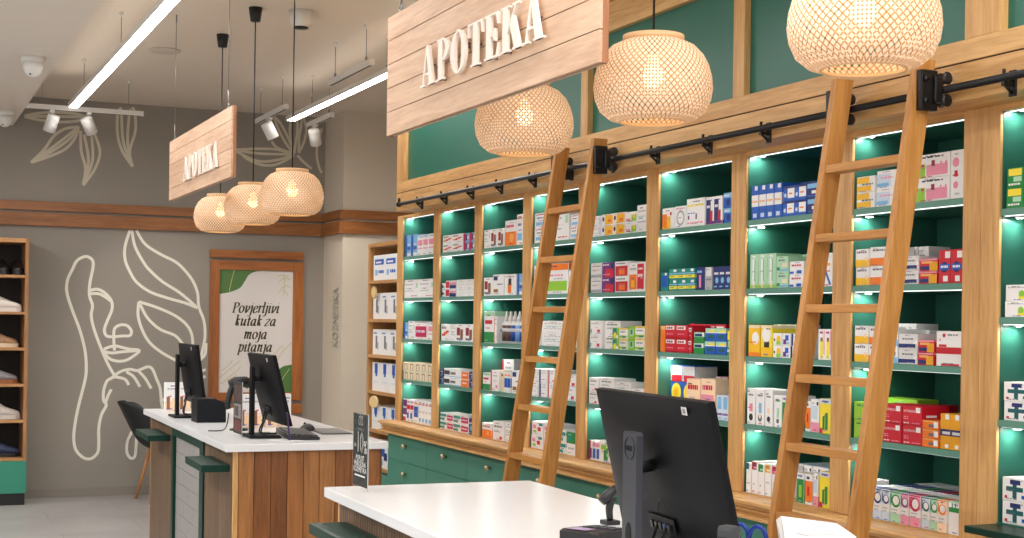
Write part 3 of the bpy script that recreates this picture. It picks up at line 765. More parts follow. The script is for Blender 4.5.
MB(o2).tube([(3.10, YN, 2.36), (3.10, 8.88, 2.36)], .0125, BLACKM, 12).build('tube', t2)
b = MB(o2); b.lathe([(.018, -.015), (.018, .015)], BLACKM, (3.10, 8.89, 2.36), 14, 'Y'); b.tube([(3.10, 8.89, 2.36), (3.10, 8.89, 2.40)], .009, BLACKM, 8); b.build('end_stop', t2)
for y in (8.545, 8.118, 7.688, 7.265, 6.82, 6.385, 5.945, 5.52, 5.083, 4.656, 4.229, 3.783, 3.349, 2.92):
    b = MB(o2); b.box(3.131, 3.1395, y - .014, y + .014, 2.305, 2.385, BLACKM, .002); b.box(3.095, 3.135, y - .007, y + .007, 2.335, 2.349, BLACKM)
    b.tube([(3.10, y, 2.34), (3.135, y, 2.312)], .005, BLACKM, 6); b.tube([(3.10, y, 2.369), (3.10, y, 2.386)], .006, BLACKM, 6); b.build('bracket', t2)

# moulded ledge and the drawers beneath
t = thing('counter_ledge', 'moulded oak ledge running along the foot of the shelves', 'ledge', (3.3, 6.6, .818)); o = (3.3, 6.6, .818)
pr = [(3.30, .874), (3.30, .893), (3.185, .893), (3.178, .888), (3.178, .876), (3.196, .872), (3.196, .862), (3.210, .861), (3.210, .854), (3.200, .853), (3.200, .846), (3.216, .845), (3.216, .836), (3.186, .832), (3.180, .828), (3.180, .818), (3.30, .818)]
MB(o).prism(pr, 3.752, 9.50, OAKY, 'XZ').build('moulding', t)
def drawer_unit(yl, yr, label, xf=3.25, z0=.06, rows=4, top=.817):
    o = (xf, (yl + yr) / 2, 0); t = thing('drawer_cabinet', label, 'cabinet', o, 0, 'green drawer cabinets')
    MB(o).box(xf + .02, XB, yr, yl, z0, top, GREENDR).build('carcass', t)
    MB(o).box(xf + .05, XB, yr, yl, 0, z0 - .001, BLACK).build('plinth', t)
    h = (top - z0) / rows
    for k in range(rows):
        za = z0 + k * h
        d = MB(o).box(xf, xf + .0195, yr + .0015, yl - .0015, za + .0015, za + h - .0015, GREENDR, .0015).build('drawer', t)
        zc = za + h * .6; yc = (yl + yr) / 2
        b = MB(o); b.lathe([(.007, 0), (.007, -.014), (.017, -.018), (.019, -.027), (.013, -.034), (0, -.036)], KNOB, (xf, yc, zc), 14, 'X'); b.build('knob', d)
    return t
ed = [9.49] + PC[1:] + [3.752]
for i in range(8):
    drawer_unit(ed[i], ed[i + 1] + .0005, 'green drawer unit with pale knobs below the ' + ['first shelf bay at far left', 'second shelf bay from left', 'third shelf bay from left', 'bay behind left ladder', 'bay right of left ladder', 'bay behind the black monitor', 'bay left of right ladder', 'bay behind right ladder'][i])
t = thing('side_counter', 'dark green topped side counter at the lower right edge', 'counter', (3.2, 3.1, 0)); o = (3.2, 3.1, 0)
MB(o).box(3.17, 3.299, 2.64, 3.575, .944, .967, GREENDK, .003).build('top', t)
MB(o).box(3.24, 3.298, 2.64, 3.56, 0, .943, OAKZ).build('front', t)

# tall narrow rack beyond the shelf wall
t = thing('tall_rack', 'narrow oak rack of white cartons between pillar and green shelves', 'shelving', (3.55, 10.3, .4)); o = (3.55, 10.3, .4)
RY0, RY1 = 9.62, 10.915; RX0, RX1 = 3.55, 3.95
for y0, y1 in ((RY0, RY0 + .03), (RY1 - .03, RY1)): MB(o).box(RX0, RX1, y0, y1, .40, 2.20, TALLW, .002).build('side_panel', t)
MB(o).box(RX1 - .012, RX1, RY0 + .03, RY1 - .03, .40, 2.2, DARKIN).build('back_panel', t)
MB(o).box(RX0, RX1 - .012, RY0 + .03, RY1 - .03, 2.17, 2.2, wood('tall_shelf_oak_board', (168, 118, 66), (208, 158, 102), 'Y')).build('top_panel', t)
RZ = [1.905, 1.600, 1.318, 1.030, .728, .436]
for z in RZ: MB(o).box(RX0 + .003, RX1 - .012, RY0 + .03, RY1 - .03, z - .024, z, MATS['tall_shelf_oak_board']).build('shelf', t)
drawer_unit(RY1, RY0, 'low green drawer unit under the narrow oak rack', xf=3.50, z0=.06, rows=1, top=.399)
for k, (y, z) in enumerate(((10.735, 1.81), (10.70, .948))):
    t = thing('rack_lamp', ('small round warm lamp in the narrow rack, upper one', 'small round warm lamp in the narrow rack, lower one')[k], 'lamp', (3.548, y, z))
    ra = (.07, .55)[k]
    MB().lathe([(.05, -.006), (.05, .004), (.0, .008)], KNOB, (0, 0, 0), 20, 'X').build('housing', t, rot=(0, 0, ra))
    MB().lathe([(.046, -.0095), (.02, -.012), (0, -.0125)], emis('rack_lamp_light', (248, 208, 145), .6), (0, 0, 0), 20, 'X').build('lens', t, rot=(0, 0, ra))
    MB().tube([(0, 0, .05), (0, 0, .052)], .004, BLACKM, 6).build('stem', t)

# ------------------------------------------------------------------ ladders
def ladder(yl, yr, label):
    cy = (yl + yr) / 2; o = (2.63, cy, 0); t = thing('rolling_ladder', label, 'ladder', o, 0, 'oak rolling ladders')
    xf = lambda z: 2.630 + .156 * z         # front edge of the stiles
    D = .070; T = .030; ZT = 2.457
    for y0, y1 in ((yl - T, yl), (yr, yr + T)):
        b = MB(o)
        b.prism([(xf(0), 0), (xf(0) + D, 0), (xf(ZT) + D, ZT), (xf(ZT), ZT)], y0, y1, LADZ, 'XZ'); b.build('stile', t)
    for z in (.234, .472, .711, .951, 1.185, 1.418, 1.657, 1.899, 2.139):
        b = MB(o); x = xf(z) + .004
        b.box(x, x + .062, yr + T - .001, yl - T + .001, z - .014, z + .014, LADY, .003); b.build('rung', t)
    for s, yy in ((1, yl), (-1, yr)):
        ya, yb = (yy, yy + s * .026)
        r = MB(o).box(3.006, 3.072, ya + s * .001, yb, 2.29, 2.42, BLACKM, .004).build('roller_bracket', t)
        b = MB(o)
        for z in (2.32, 2.39): b.tube([(3.022, yb, z), (3.022, yb + s * .008, z)], .010, STEEL if False else BLACKM, 8)
        b.box(3.05, 3.084, ya + s * .004, yb + s * .012, 2.315, 2.400, BLACKM, .006)
        b.build('housing', r)
        for z in (2.325, 2.396):
            b = MB(o); b.lathe([(.010, -.017), (.021, -.015), (.017, -.004), (.017, .004), (.021, .015), (.010, .017)], BLACK, (3.10, yy + s * .022, z), 16, 'Y'); b.build('wheel', r)
    for y0 in (yl - T, yr):
        MB(o).box(xf(0) - .003, xf(0) + D + .003, y0 - .002, y0 + T + .002, 0, .02, BLACK).build('foot_pad', t)
    return t
ladder(6.334, 5.904, 'oak rolling ladder leaning on the shelf rail, the left one farther away')
ladder(4.090, 3.638, 'oak rolling ladder leaning on the shelf rail, the right one nearer')

# ------------------------------------------------------------------ stock on the shelves
PAL = {'W': (244, 244, 244), 'w': (226, 226, 226), 'g': (172, 176, 180), 'G': (110, 114, 120), 'k': (38, 36, 44), 'r': (206, 26, 48), 'R': (150, 18, 34), 'c': (196, 18, 86), 'p': (238, 150, 176), 'P': (110, 44, 128),
       'b': (22, 92, 192), 'B': (18, 40, 112), 'l': (128, 190, 232), 't': (0, 140, 134), 'T': (8, 90, 96), 'e': (26, 140, 66), 'E': (150, 206, 60), 'm': (176, 222, 186), 'y': (250, 196, 30), 'Y': (250, 228, 60),
       'o': (244, 126, 32), 'O': (246, 176, 96), 'd': (146, 92, 56), 'n': (240, 226, 196), 'L': (206, 222, 240), 'a': (236, 168, 30), 'x': (255, 222, 186)}
def pm_(c): return mat('carton_ink_' + c + ('_dark' if c.isupper() else ''), PAL[c], .45)
R_ = lambda a, b, c, d, col: ('r', a, b, c, d, col)
Tx = lambda u, v, w, h, col: ('t', u, v, w, h, col)
Dc = lambda u, v, r, col: ('d', u, v, r, col)
# name: (description, base colour, front marks (u right, v up, 0..1))
DES = {
 'bluetall': ('pale blue and white', 'l', [R_(0, 0, .35, 1, 'b'), R_(.35, .0, 1, .16, 'W'), Tx(.42, .5, .5, .08, 'W'), R_(.4, .3, .95, .44, 'b')]),
 'whitepink': ('white pink-lettered', 'W', [R_(.1, .5, .9, .75, 'p'), Tx(.1, .3, .8, .07, 'p'), R_(0, .86, 1, 1, 'L')]),
 'plain': ('plain white', 'W', [Tx(.08, .7, .55, .06, 'g'), Tx(.08, .5, .7, .04, 'w'), Tx(.08, .36, .6, .04, 'g'), R_(.82, .55, .95, .8, 'm')]),
 'swoosh': ('white red-swooshed', 'W', [R_(.08, .3, .5, .42, 'r'), R_(.3, .4, .72, .55, 'o'), R_(.6, .5, .9, .62, 'r'), Tx(.1, .72, .5, .1, 'k')]),
 'pinkblue': ('blue and magenta', 'l', [R_(0, 0, .45, 1, 'c'), R_(.45, .2, .75, .8, 'B'), Dc(.78, .5, .25, 'W')]),
 'redblue': ('red and blue striped', 'W', [R_(0, .1, .35, .9, 'r'), R_(.38, 0, 1, .45, 'B'), R_(.38, .5, 1, .75, 'p')]),
 'drred': ('white maroon-patterned', 'W', [R_(.1, .35, .45, .8, 'R'), R_(.5, .2, .8, .7, 'd'), Tx(.1, .1, .7, .1, 'k')]),
 'orangew': ('orange and white', 'W', [R_(0, 0, 1, .55, 'o'), Tx(.1, .72, .7, .1, 'r'), Dc(.6, .32, .2, 'O')]),
 'tanstripe': ('white tan-striped', 'n', [R_(.25, .12, .75, .85, 'd'), R_(.32, .12, .68, .75, 'n'), R_(0, 0, 1, .06, 'm')]),
 'slim': ('slim white multicoloured', 'W', [R_(0, .55, 1, .75, 'r'), R_(0, .15, .6, .4, 'b'), Tx(.1, .85, .8, .06, 'P')]),
 'slimpur': ('slim violet', 'W', [R_(0, .3, 1, 1, 'P'), R_(0, 0, .7, .2, 'r'), Tx(.1, .6, .8, .08, 'W')]),
 'slimwh': ('slim white', 'W', [Tx(.15, .8, .7, .06, 'r'), Tx(.15, .5, .7, .04, 'g'), R_(.2, .1, .8, .25, 'l')]),
 'slimblue': ('slim blue and white', 'W', [R_(0, .25, 1, .7, 'b'), Tx(.1, .8, .8, .08, 'o')]),
 'flatdark': ('flat white black-lettered', 'W', [R_(.02, .25, .35, .75, 'k'), R_(.4, .3, .7, .6, 'G'), R_(0, 0, 1, .1, 'l')]),
 'flator': ('flat coral', 'W', [R_(0, 0, 1, .9, 'o'), Tx(.2, .4, .6, .2, 'W')]),
 'navy': ('navy blue', 'B', [Tx(.15, .65, .7, .1, 'W'), Dc(.6, .4, .18, 'l'), R_(.1, .1, .6, .16, 'l')]),
 'tealstr': ('white teal-striped', 'W', [R_(0, .55, 1, .85, 't'), R_(0, .1, .7, .35, 't'), Tx(.1, .42, .7, .07, 'k')]),
 'crims': ('white crimson-labelled', 'W', [R_(.05, .15, .95, .8, 'c'), Tx(.12, .42, .7, .14, 'W')]),
 'fox': ('white brown-figured', 'W', [R_(.3, .1, .6, .55, 'o'), R_(.35, .5, .6, .8, 'k'), Tx(.08, .86, .5, .06, 'g')]),
 'mixwhite': ('white blue-topped', 'W', [R_(.08, .72, .45, .92, 'B'), R_(.1, .15, .5, .3, 'd'), Tx(.5, .5, .4, .07, 'g')]),
 'greenbt': ('green and white', 'W', [R_(0, 0, 1, .35, 'e'), R_(.1, .6, .8, .72, 'r'), R_(0, .85, 1, 1, 'm')]),
 'whlblue': ('white pale-blue-banded', 'W', [R_(.1, .15, .8, .38, 'l'), Tx(.2, .62, .5, .08, 'B'), Tx(.1, .85, .7, .05, 'r')]),
 'ogw': ('orange, white and green', 'W', [R_(0, .78, 1, 1, 'o'), R_(.1, .1, .95, .42, 'E'), Tx(.2, .58, .6, .06, 'p'), R_(0, .5, .12, .78, 'o')]),
 'spblue': ('white blue-spined', 'W', [R_(0, 0, .2, 1, 'B'), Tx(.3, .7, .5, .06, 'g'), Tx(.3, .25, .4, .05, 'r')]),
 'spred': ('white red-spined', 'W', [R_(0, 0, .16, 1, 'r'), Tx(.3, .7, .5, .06, 'g'), R_(.6, .15, .85, .3, 'p')]),
 'floral': ('white pink-flowered', 'W', [R_(.1, .5, .35, .75, 'p'), R_(.5, .3, .75, .6, 'r'), R_(.6, .7, .9, .9, 't'), R_(.15, .15, .4, .35, 'E'), R_(0, 0, .06, 1, 'p')]),
 'greentop': ('green-topped white', 'W', [R_(0, .5, 1, 1, 'e'), R_(.2, .62, .5, .9, 't'), Tx(.2, .25, .6, .08, 'g')]),
 'ywface': ('yellow purple-marked', 'W', [R_(.3, .05, 1, .85, 'y'), Dc(.15, .55, .22, 'P'), Tx(.35, .88, .5, .07, 'o'), R_(.55, .2, .85, .5, 'o')]),
 'ygp': ('white lime-and-pink', 'W', [R_(.55, .1, 1, .7, 'E'), R_(.05, .2, .45, .4, 'p'), R_(.1, .12, .5, .2, 'B'), Dc(.8, .55, .2, 'Y')]),
 'lines': ('white grey-lined', 'W', [Tx(.1, .75, .8, .05, 'g'), Tx(.1, .55, .8, .05, 'm'), Tx(.1, .35, .8, .05, 'g')]),
 'pinkln': ('white pink-lined', 'W', [Tx(.1, .7, .7, .07, 'p'), Tx(.1, .3, .7, .06, 'm'), R_(.75, .1, .95, .9, 'L')]),
 'grey': ('grey and white', 'w', [Tx(.1, .75, .8, .06, 'G'), Tx(.1, .5, .7, .05, 'g'), R_(0, 0, 1, .22, 'g')]),
 'purred': ('purple and red', 'P', [R_(.3, .0, 1, .55, 'r'), Dc(.85, .75, .2, 'B'), Tx(.08, .78, .5, .1, 'W'), Tx(.1, .15, .6, .08, 'p')]),
 'redor': ('red-orange and white', 'W', [R_(.05, .05, .95, .7, 'r'), R_(.3, .15, .75, .55, 'o'), Tx(.1, .82, .7, .08, 'G')]),
 'ortall': ('tall orange and white', 'W', [R_(.05, .08, 1, .6, 'o'), R_(.3, .15, .7, .4, 'y'), Tx(.1, .75, .8, .08, 'g')]),
 'crtall': ('tall crimson and white', 'W', [R_(0, .08, .85, .95, 'r'), Tx(.1, .5, .6, .1, 'W'), Tx(.1, .75, .6, .06, 'W')]),
 'whred': ('white red-dotted', 'W', [Tx(.1, .75, .6, .08, 'g'), R_(.6, .14, .82, .36, 'r'), R_(.05, .1, .14, .4, 't')]),
 'tealfig': ('lime and teal', 'E', [R_(.05, .4, .7, .95, 't'), Dc(.45, .3, .28, 'Y'), R_(.6, .05, 1, .3, 'W')]),
 'limew': ('white and lime', 'W', [R_(0, .1, .9, .3, 'E'), Tx(.15, .58, .6, .1, 'G'), R_(0, .85, 1, 1, 'Y'), R_(.4, .1, .8, .22, 'e')]),
 'limeg': ('lime green', 'E', [R_(.2, .2, .9, .75, 'm'), R_(.35, .3, .7, .7, 'e')]),
 'greyw': ('white grey-lettered', 'W', [Tx(.12, .68, .65, .1, 'G'), Tx(.12, .42, .5, .06, 'g'), R_(.6, .08, .8, .22, 'r')]),
 'mix5': ('white green-leafed', 'W', [R_(.3, .1, .6, .7, 'e'), R_(.5, .3, .9, .45, 'm'), R_(.1, .6, .5, .85, 'E'), R_(.65, .6, .9, .8, 'p')]),
 'slimcr': ('slim crimson', 'W', [R_(0, 0, .6, 1, 'R'), R_(.6, .1, 1, .6, 'P')]),
 'slimbl': ('slim blue and pink', 'W', [R_(.1, .1, .9, .6, 'b'), R_(0, .7, 1, .9, 'p')]),
 'orwave': ('white orange-waved', 'W', [R_(0, 0, .7, .6, 'y'), R_(0, .1, .4, .72, 'o'), Dc(.72, .72, .09, 'r')]),
 'circle': ('white grey-ringed', 'W', [Dc(.5, .45, .36, 'g'), Dc(.5, .45, .26, 'W'), Tx(.1, .85, .5, .07, 'p')]),
 'paleyel': ('white yellow-lined', 'W', [Tx(.05, .72, .9, .07, 'Y'), R_(.08, .25, .16, .4, 'P'), R_(.5, .25, .58, .45, 'P'), Tx(.05, .1, .9, .06, 'p')]),
 'nwr': ('navy, white and red', 'W', [R_(0, .0, .55, .9, 'B'), R_(.5, .1, .8, .5, 'r'), Tx(.1, .6, .4, .1, 'W'), R_(.0, .0, 1, .12, 'P')]),
 'bluelt': ('blue light-topped', 'b', [R_(0, .66, 1, 1, 'l'), Dc(.55, .35, .22, 'B'), Tx(.1, .76, .6, .1, 'W')]),
 'tealblue': ('teal-blue', 't', [R_(.1, .2, .9, .85, 'b'), R_(.55, .85, .8, 1, 'W')]),
 'gystripe': ('green yellow-striped', 't', [R_(0, .15, 1, .42, 'Y'), R_(.5, .72, .85, .95, 'W'), R_(0, .5, 1, .62, 'l'), Tx(.15, .25, .5, .1, 'e')]),
 'navyfig': ('navy figure-printed', 'B', [R_(.35, .1, .6, .65, 'p'), R_(.1, .75, .7, .85, 'l')]),
 'greybox': ('grey and silver', 'g', [R_(.2, .6, .9, 1, 'w'), Tx(.1, .42, .8, .07, 'G')]),
 'red': ('bright red', 'r', [R_(.0, .66, .8, .93, 'W'), Tx(.08, .72, .6, .14, 'R'), R_(.0, .05, 1, .1, 'R'), Tx(.1, .3, .6, .08, 'p')]),
 'orslab': ('slim orange', 'o', [R_(0, .85, 1, 1, 'O')]),
 'gblue': ('green and blue', 'e', [R_(0, .55, 1, 1, 'm'), R_(.1, .6, .85, .85, 'B'), R_(0, .1, 1, .5, 'e'), R_(.8, .6, 1, .95, 'W')]),
 'bluegr': ('blue green-topped', 'b', [R_(0, .68, 1, 1, 'm'), R_(.4, .7, 1, .85, 'Y'), R_(.25, .2, .8, .5, 'T'), R_(0, .62, 1, .68, 'W')]),
 'lemon': ('tall blue with yellow disc', 'b', [R_(0, .68, 1, 1, 'w'), R_(.1, .66, .95, .8, 'r'), Dc(.5, .44, .25, 'Y'), Dc(.5, .44, .12, 'y')]),
 'peach': ('peach orange-disc', 'x', [Tx(.1, .72, .75, .12, 'r'), Dc(.5, .2, .30, 'o')]),
 'pinko': ('pink orange-spotted', 'x', [Tx(.1, .72, .7, .12, 'c'), R_(.2, .08, .8, .4, 'o'), R_(.0, .45, .9, .6, 'p')]),
 'pinkred': ('pink and red', 'p', [R_(.2, .0, .7, .7, 'c'), R_(.1, .8, .9, 1, 'W')]),
 'ltblue': ('slim light blue', 'L', [R_(.2, .45, .8, .9, 'l'), Tx(.1, .2, .8, .08, 'P')]),
 'bluebig': ('tall blue and white', 'b', [R_(0, .38, 1, .72, 'W'), Tx(.1, .5, .8, .06, 'O'), R_(.45, .86, .85, .98, 'W'), R_(.25, .06, .75, .18, 'L')]),
 'blue2': ('blue white-cornered', 'b', [R_(.4, .2, 1, .85, 'W'), R_(.5, .45, .8, .55, 'o'), Dc(.2, .4, .14, 'L'), R_(0, .85, 1, 1, 'B')]),
 'blue3': ('dark and pale blue', 'B', [R_(.0, .65, .9, .95, 'l'), R_(.3, .3, 1, .5, 'W'), R_(0, .1, .8, .2, 'b')]),
 'ltgreen': ('tall pale green', 'm', [R_(.3, .1, .62, .96, 'W'), R_(.55, .2, .62, .85, 'e'), R_(0, 0, 1, .1, 'E'), R_(.38, .0, .62, .16, 'n')]),
 'pgreen': ('pale green', 'm', [Tx(.2, .68, .55, .12, 'G'), R_(.05, .1, .3, .3, 'e'), R_(.5, .3, .9, .55, 'n'), R_(.3, .05, 1, .18, 'l')]),
 'wblue': ('white blue-hilled', 'W', [Tx(.15, .62, .65, .14, 'r'), R_(.0, .05, .3, .22, 'b'), R_(.5, .05, .85, .3, 'b')]),
 'wstr': ('white blue-slashed', 'W', [('q', ((.2, .5), (.4, .5), (.9, .05), (.7, .05)), 'b'), R_(0, .62, .8, .7, 'O')]),
 'yel': ('yellow white-ringed', 'y', [Dc(.62, .58, .2, 'W'), R_(0, 0, 1, .13, 'o'), R_(.0, .9, 1, 1, 'n'), Tx(.1, .42, .6, .06, 'o')]),
 'yel2': ('yellow and orange', 'Y', [R_(0, .0, 1, .3, 'y'), R_(.3, .3, .75, .48, 'k'), Dc(.5, .7, .24, 'W'), R_(0, .9, 1, 1, 'n')]),
 'ylime': ('white yellow-limed', 'W', [Dc(.65, .5, .3, 'y'), R_(.4, .05, .9, .35, 'E'), R_(.1, .35, .25, .55, 'k')]),
 'bpw': ('white blue-and-purple', 'W', [R_(.1, .1, .5, .5, 'P'), R_(.35, .4, .8, .85, 'b'), R_(.55, .1, .85, .3, 'l')]),
 'wgold': ('white gold-topped', 'W', [R_(.1, .1, .95, .35, 'a'), Tx(.2, .72, .6, .08, 'd')]),
 'wyp': ('slim white yellow-striped', 'W', [R_(.3, .05, .75, .62, 'Y'), R_(.35, .6, .7, .72, 'd'), R_(.85, .2, .97, .95, 'p'), Tx(.2, .86, .5, .06, 'c')]),
 'dropp': ('white pink-drop', 'W', [R_(.3, .36, .7, .58, 'p'), Dc(.5, .2, .16, 'k'), Tx(.2, .8, .6, .05, 'G')]),
 'dropb': ('white blue-drop', 'W', [R_(.35, .34, .7, .62, 'l'), Dc(.5, .2, .16, 'G'), Dc(.5, .24, .09, 'n'), Tx(.2, .8, .6, .05, 'G')]),
 'dropo': ('white peach-drop', 'W', [R_(.35, .34, .62, .5, 'x'), Dc(.5, .2, .14, 'k'), Tx(.2, .8, .6, .05, 'G')]),
 'dropg': ('white green-drop', 'W', [R_(.35, .3, .7, .6, 'm'), Dc(.5, .2, .12, 'G'), Tx(.2, .8, .6, .05, 'e')]),
 'leafg': ('green leaf-printed', 'W', [R_(0, 0, 1, .8, 'e'), R_(.3, .2, .7, .6, 'E'), Tx(.1, .88, .7, .06, 'b')]),
 'orth': ('orange herbal', 'W', [R_(0, .1, 1, .78, 'o'), R_(.3, .3, .6, .6, 'r'), R_(.2, .84, .6, .92, 'B')]),
 'pinkth': ('pink and lilac', 'W', [R_(0, 0, 1, .3, 'p'), R_(.1, .4, .8, .8, 'L'), R_(.7, .82, .9, .92, 'k')]),
 'ygth': ('yellow plant-printed', 'Y', [R_(0, .86, 1, 1, 'L'), R_(.25, .1, .45, .5, 'e'), R_(.5, .12, .72, .6, 'e'), R_(0, 0, .3, .15, 'r'), Tx(.2, .9, .6, .05, 'P')]),
 'sqdg': ('white dark-green-tabbed', 'W', [R_(0, .78, .6, 1, 'T'), Tx(.2, .3, .6, .05, 'g'), Dc(.5, .45, .06, 'w')]),
 'sqr': ('white maroon-tabbed', 'W', [R_(0, .74, .8, .98, 'R'), R_(.3, .78, .8, .84, 'p'), Dc(.4, .3, .07, 'g')]),
 'sqg': ('white green-tabbed', 'W', [R_(0, .74, .8, .98, 'e'), R_(.3, .78, .8, .84, 'm'), Dc(.4, .3, .07, 'g')]),
 'sqa': ('white amber-tabbed', 'W', [R_(0, .74, .8, .98, 'a'), R_(.3, .78, .8, .84, 'n'), Tx(.2, .4, .5, .05, 'g')]),
 'sqp': ('white pink-tabbed', 'W', [R_(0, .74, .8, .98, 'c'), R_(.2, .76, .9, .84, 'p'), Tx(.2, .4, .5, .05, 'g')]),
 'ywh': ('white yellow-panelled', 'W', [R_(0, .04, .8, .4, 'y'), R_(0, .55, .7, .95, 'y'), Tx(.3, .44, .6, .1, 'G')]),
 'lbw': ('white sky-blue-panelled', 'W', [R_(0, .1, .7, .8, 'L'), Tx(.2, .55, .6, .09, 'p'), R_(0, .1, .6, .3, 'l')]),
 'bigpk': ('big white lime-and-pink', 'W', [R_(0, .0, .42, .6, 'E'), R_(.45, .08, .95, .55, 'p'), Dc(.22, .52, .09, 'r'), Dc(.36, .5, .09, 'r'), R_(.57, .45, .65, .72, 'R'), Tx(.35, .84, .5, .06, 'k'), Dc(.8, .6, .06, 'p'), Dc(.92, .6, .06, 'p')]),
 'sidepk': ('white pink-hearted', 'W', [Dc(.4, .75, .16, 'p'), R_(.3, .45, .55, .58, 'r'), Dc(.4, .28, .12, 'p')]),
 'yelw': ('white yellow-based', 'W', [R_(0, 0, 1, .42, 'y'), Tx(.1, .78, .7, .1, 'G'), Dc(.8, .45, .12, 'x')]),
 'orw': ('white orange-based', 'W', [R_(0, 0, 1, .42, 'o'), Tx(.15, .78, .7, .1, 'G'), Dc(.9, .5, .12, 'x')]),
 'gnavy': ('grey and navy', 'w', [R_(0, .08, .9, .34, 'B'), Tx(.2, .62, .6, .1, 'G'), ('q', ((.75, .34), (.95, .6), (1, .6), (1, .34)), 'W')]),
 'gtop': ('white grey-topped', 'w', [Tx(.15, .7, .5, .08, 'G'), R_(.3, .1, .7, .4, 'g')]),
 'pry': ('pink-red and yellow', 'r', [R_(.55, .0, 1, .75, 'a'), R_(.05, .1, .55, .4, 'B'), R_(.1, .6, .7, .8, 'O'), R_(.0, .85, 1, 1, 'p')]),
 'rwb': ('red, white and blue', 'r', [Dc(.5, .48, .2, 'B'), R_(.1, .4, .95, .58, 'b'), R_(.55, .75, 1, .95, 'W'), R_(.4, .05, .8, .22, 'W'), Tx(.2, .46, .6, .07, 'W')]),
 'wredtx': ('white red-lettered', 'W', [R_(.0, .35, 1, .54, 'r'), R_(.1, .55, .4, .62, 'r'), Dc(.3, .88, .06, 'r'), R_(.2, .0, .9, .07, 'r'), Dc(.15, .75, .04, 'p')]),
 'wsky': ('white sky-blue-based', 'W', [R_(0, 0, 1, .38, 'l'), Dc(.6, .62, .12, 'G'), R_(.45, .42, .75, .52, 't')]),
 'lime': ('lime-green', 'E', [R_(.3, .35, 1, .65, 'Y'), Tx(.1, .78, .5, .08, 'e')]),
 'nutri': ('deep red lettered', 'r', [('x', 'NUTRINOVA', .07, .66, .62, 'W'), R_(.70, .66, .93, .93, 'W'), Tx(.08, .40, .22, .05, 'p'), Tx(.08, .30, .26, .05, 'p'), Tx(.08, .08, .28, .05, 'W'), Tx(.5, .08, .42, .05, 'p')]),
 'or3': ('flat orange white-tabbed', 'o', [R_(.4, .25, .75, .6, 'G'), R_(.72, .2, 1, .85, 'W'), R_(0, .85, 1, 1, 'O')]),
 'amber': ('amber blue-banded', 'a', [R_(0, .38, 1, .56, 'B'), R_(.2, .42, 1, .5, 'w'), R_(.5, .84, .9, 1, 'W'), R_(.5, .04, .85, .14, 'W')]),
 'grn': ('green yellow-topped', 'e', [R_(.1, .6, .9, .95, 'Y'), R_(.4, .3, .9, .55, 'm'), Tx(.1, .12, .7, .1, 'W')]),
 'limec': ('white lime-circled', 'W', [Dc(.62, .4, .26, 'E'), R_(.5, .1, .78, .25, 'Y'), Tx(.1, .8, .6, .06, 'g')]),
 'cross': ('white blue-crossed', 'W', [R_(.40, .12, .56, .9, 'T'), R_(.15, .42, .8, .62, 'T'), R_(.3, .72, .7, .92, 'B'), R_(.75, .15, .95, .3, 'b'), R_(.1, .1, .2, .22, 'r')]),
}
RINGC = {'navy': ('B', 'L', 'navy-ringed'), 'green': ('e', 'm', 'green-ringed'), 'plum': ('P', 'p', 'plum-ringed'), 'magenta': ('c', 'p', 'magenta-ringed'), 'teal': ('T', 'L', 'teal-ringed'), 'orange': ('o', 'x', 'orange-ringed')}
for k, (c, bg, d) in RINGC.items():
    DES['ring' + k] = ('tall pale ' + d, 'W', [R_(0, .55, 1, 1, bg), Dc(.52, .70, .27, c), Dc(.54, .72, .19, 'W'), R_(0, .95, 1, 1, c), R_(0, .62, .12, .9, c), R_(0, .0, 1, .3, bg), Tx(.15, .4, .6, .04, 'g'), Tx(.15, .3, .5, .04, 'g')])
DES['ringleaf'] = ('tall white green-grassed', 'W', [R_(.05, .68, .95, .82, 'e'), R_(.3, .8, .4, .95, 'e'), R_(.6, .8, .7, .95, 'e'), R_(0, .96, 1, 1, 'm')])

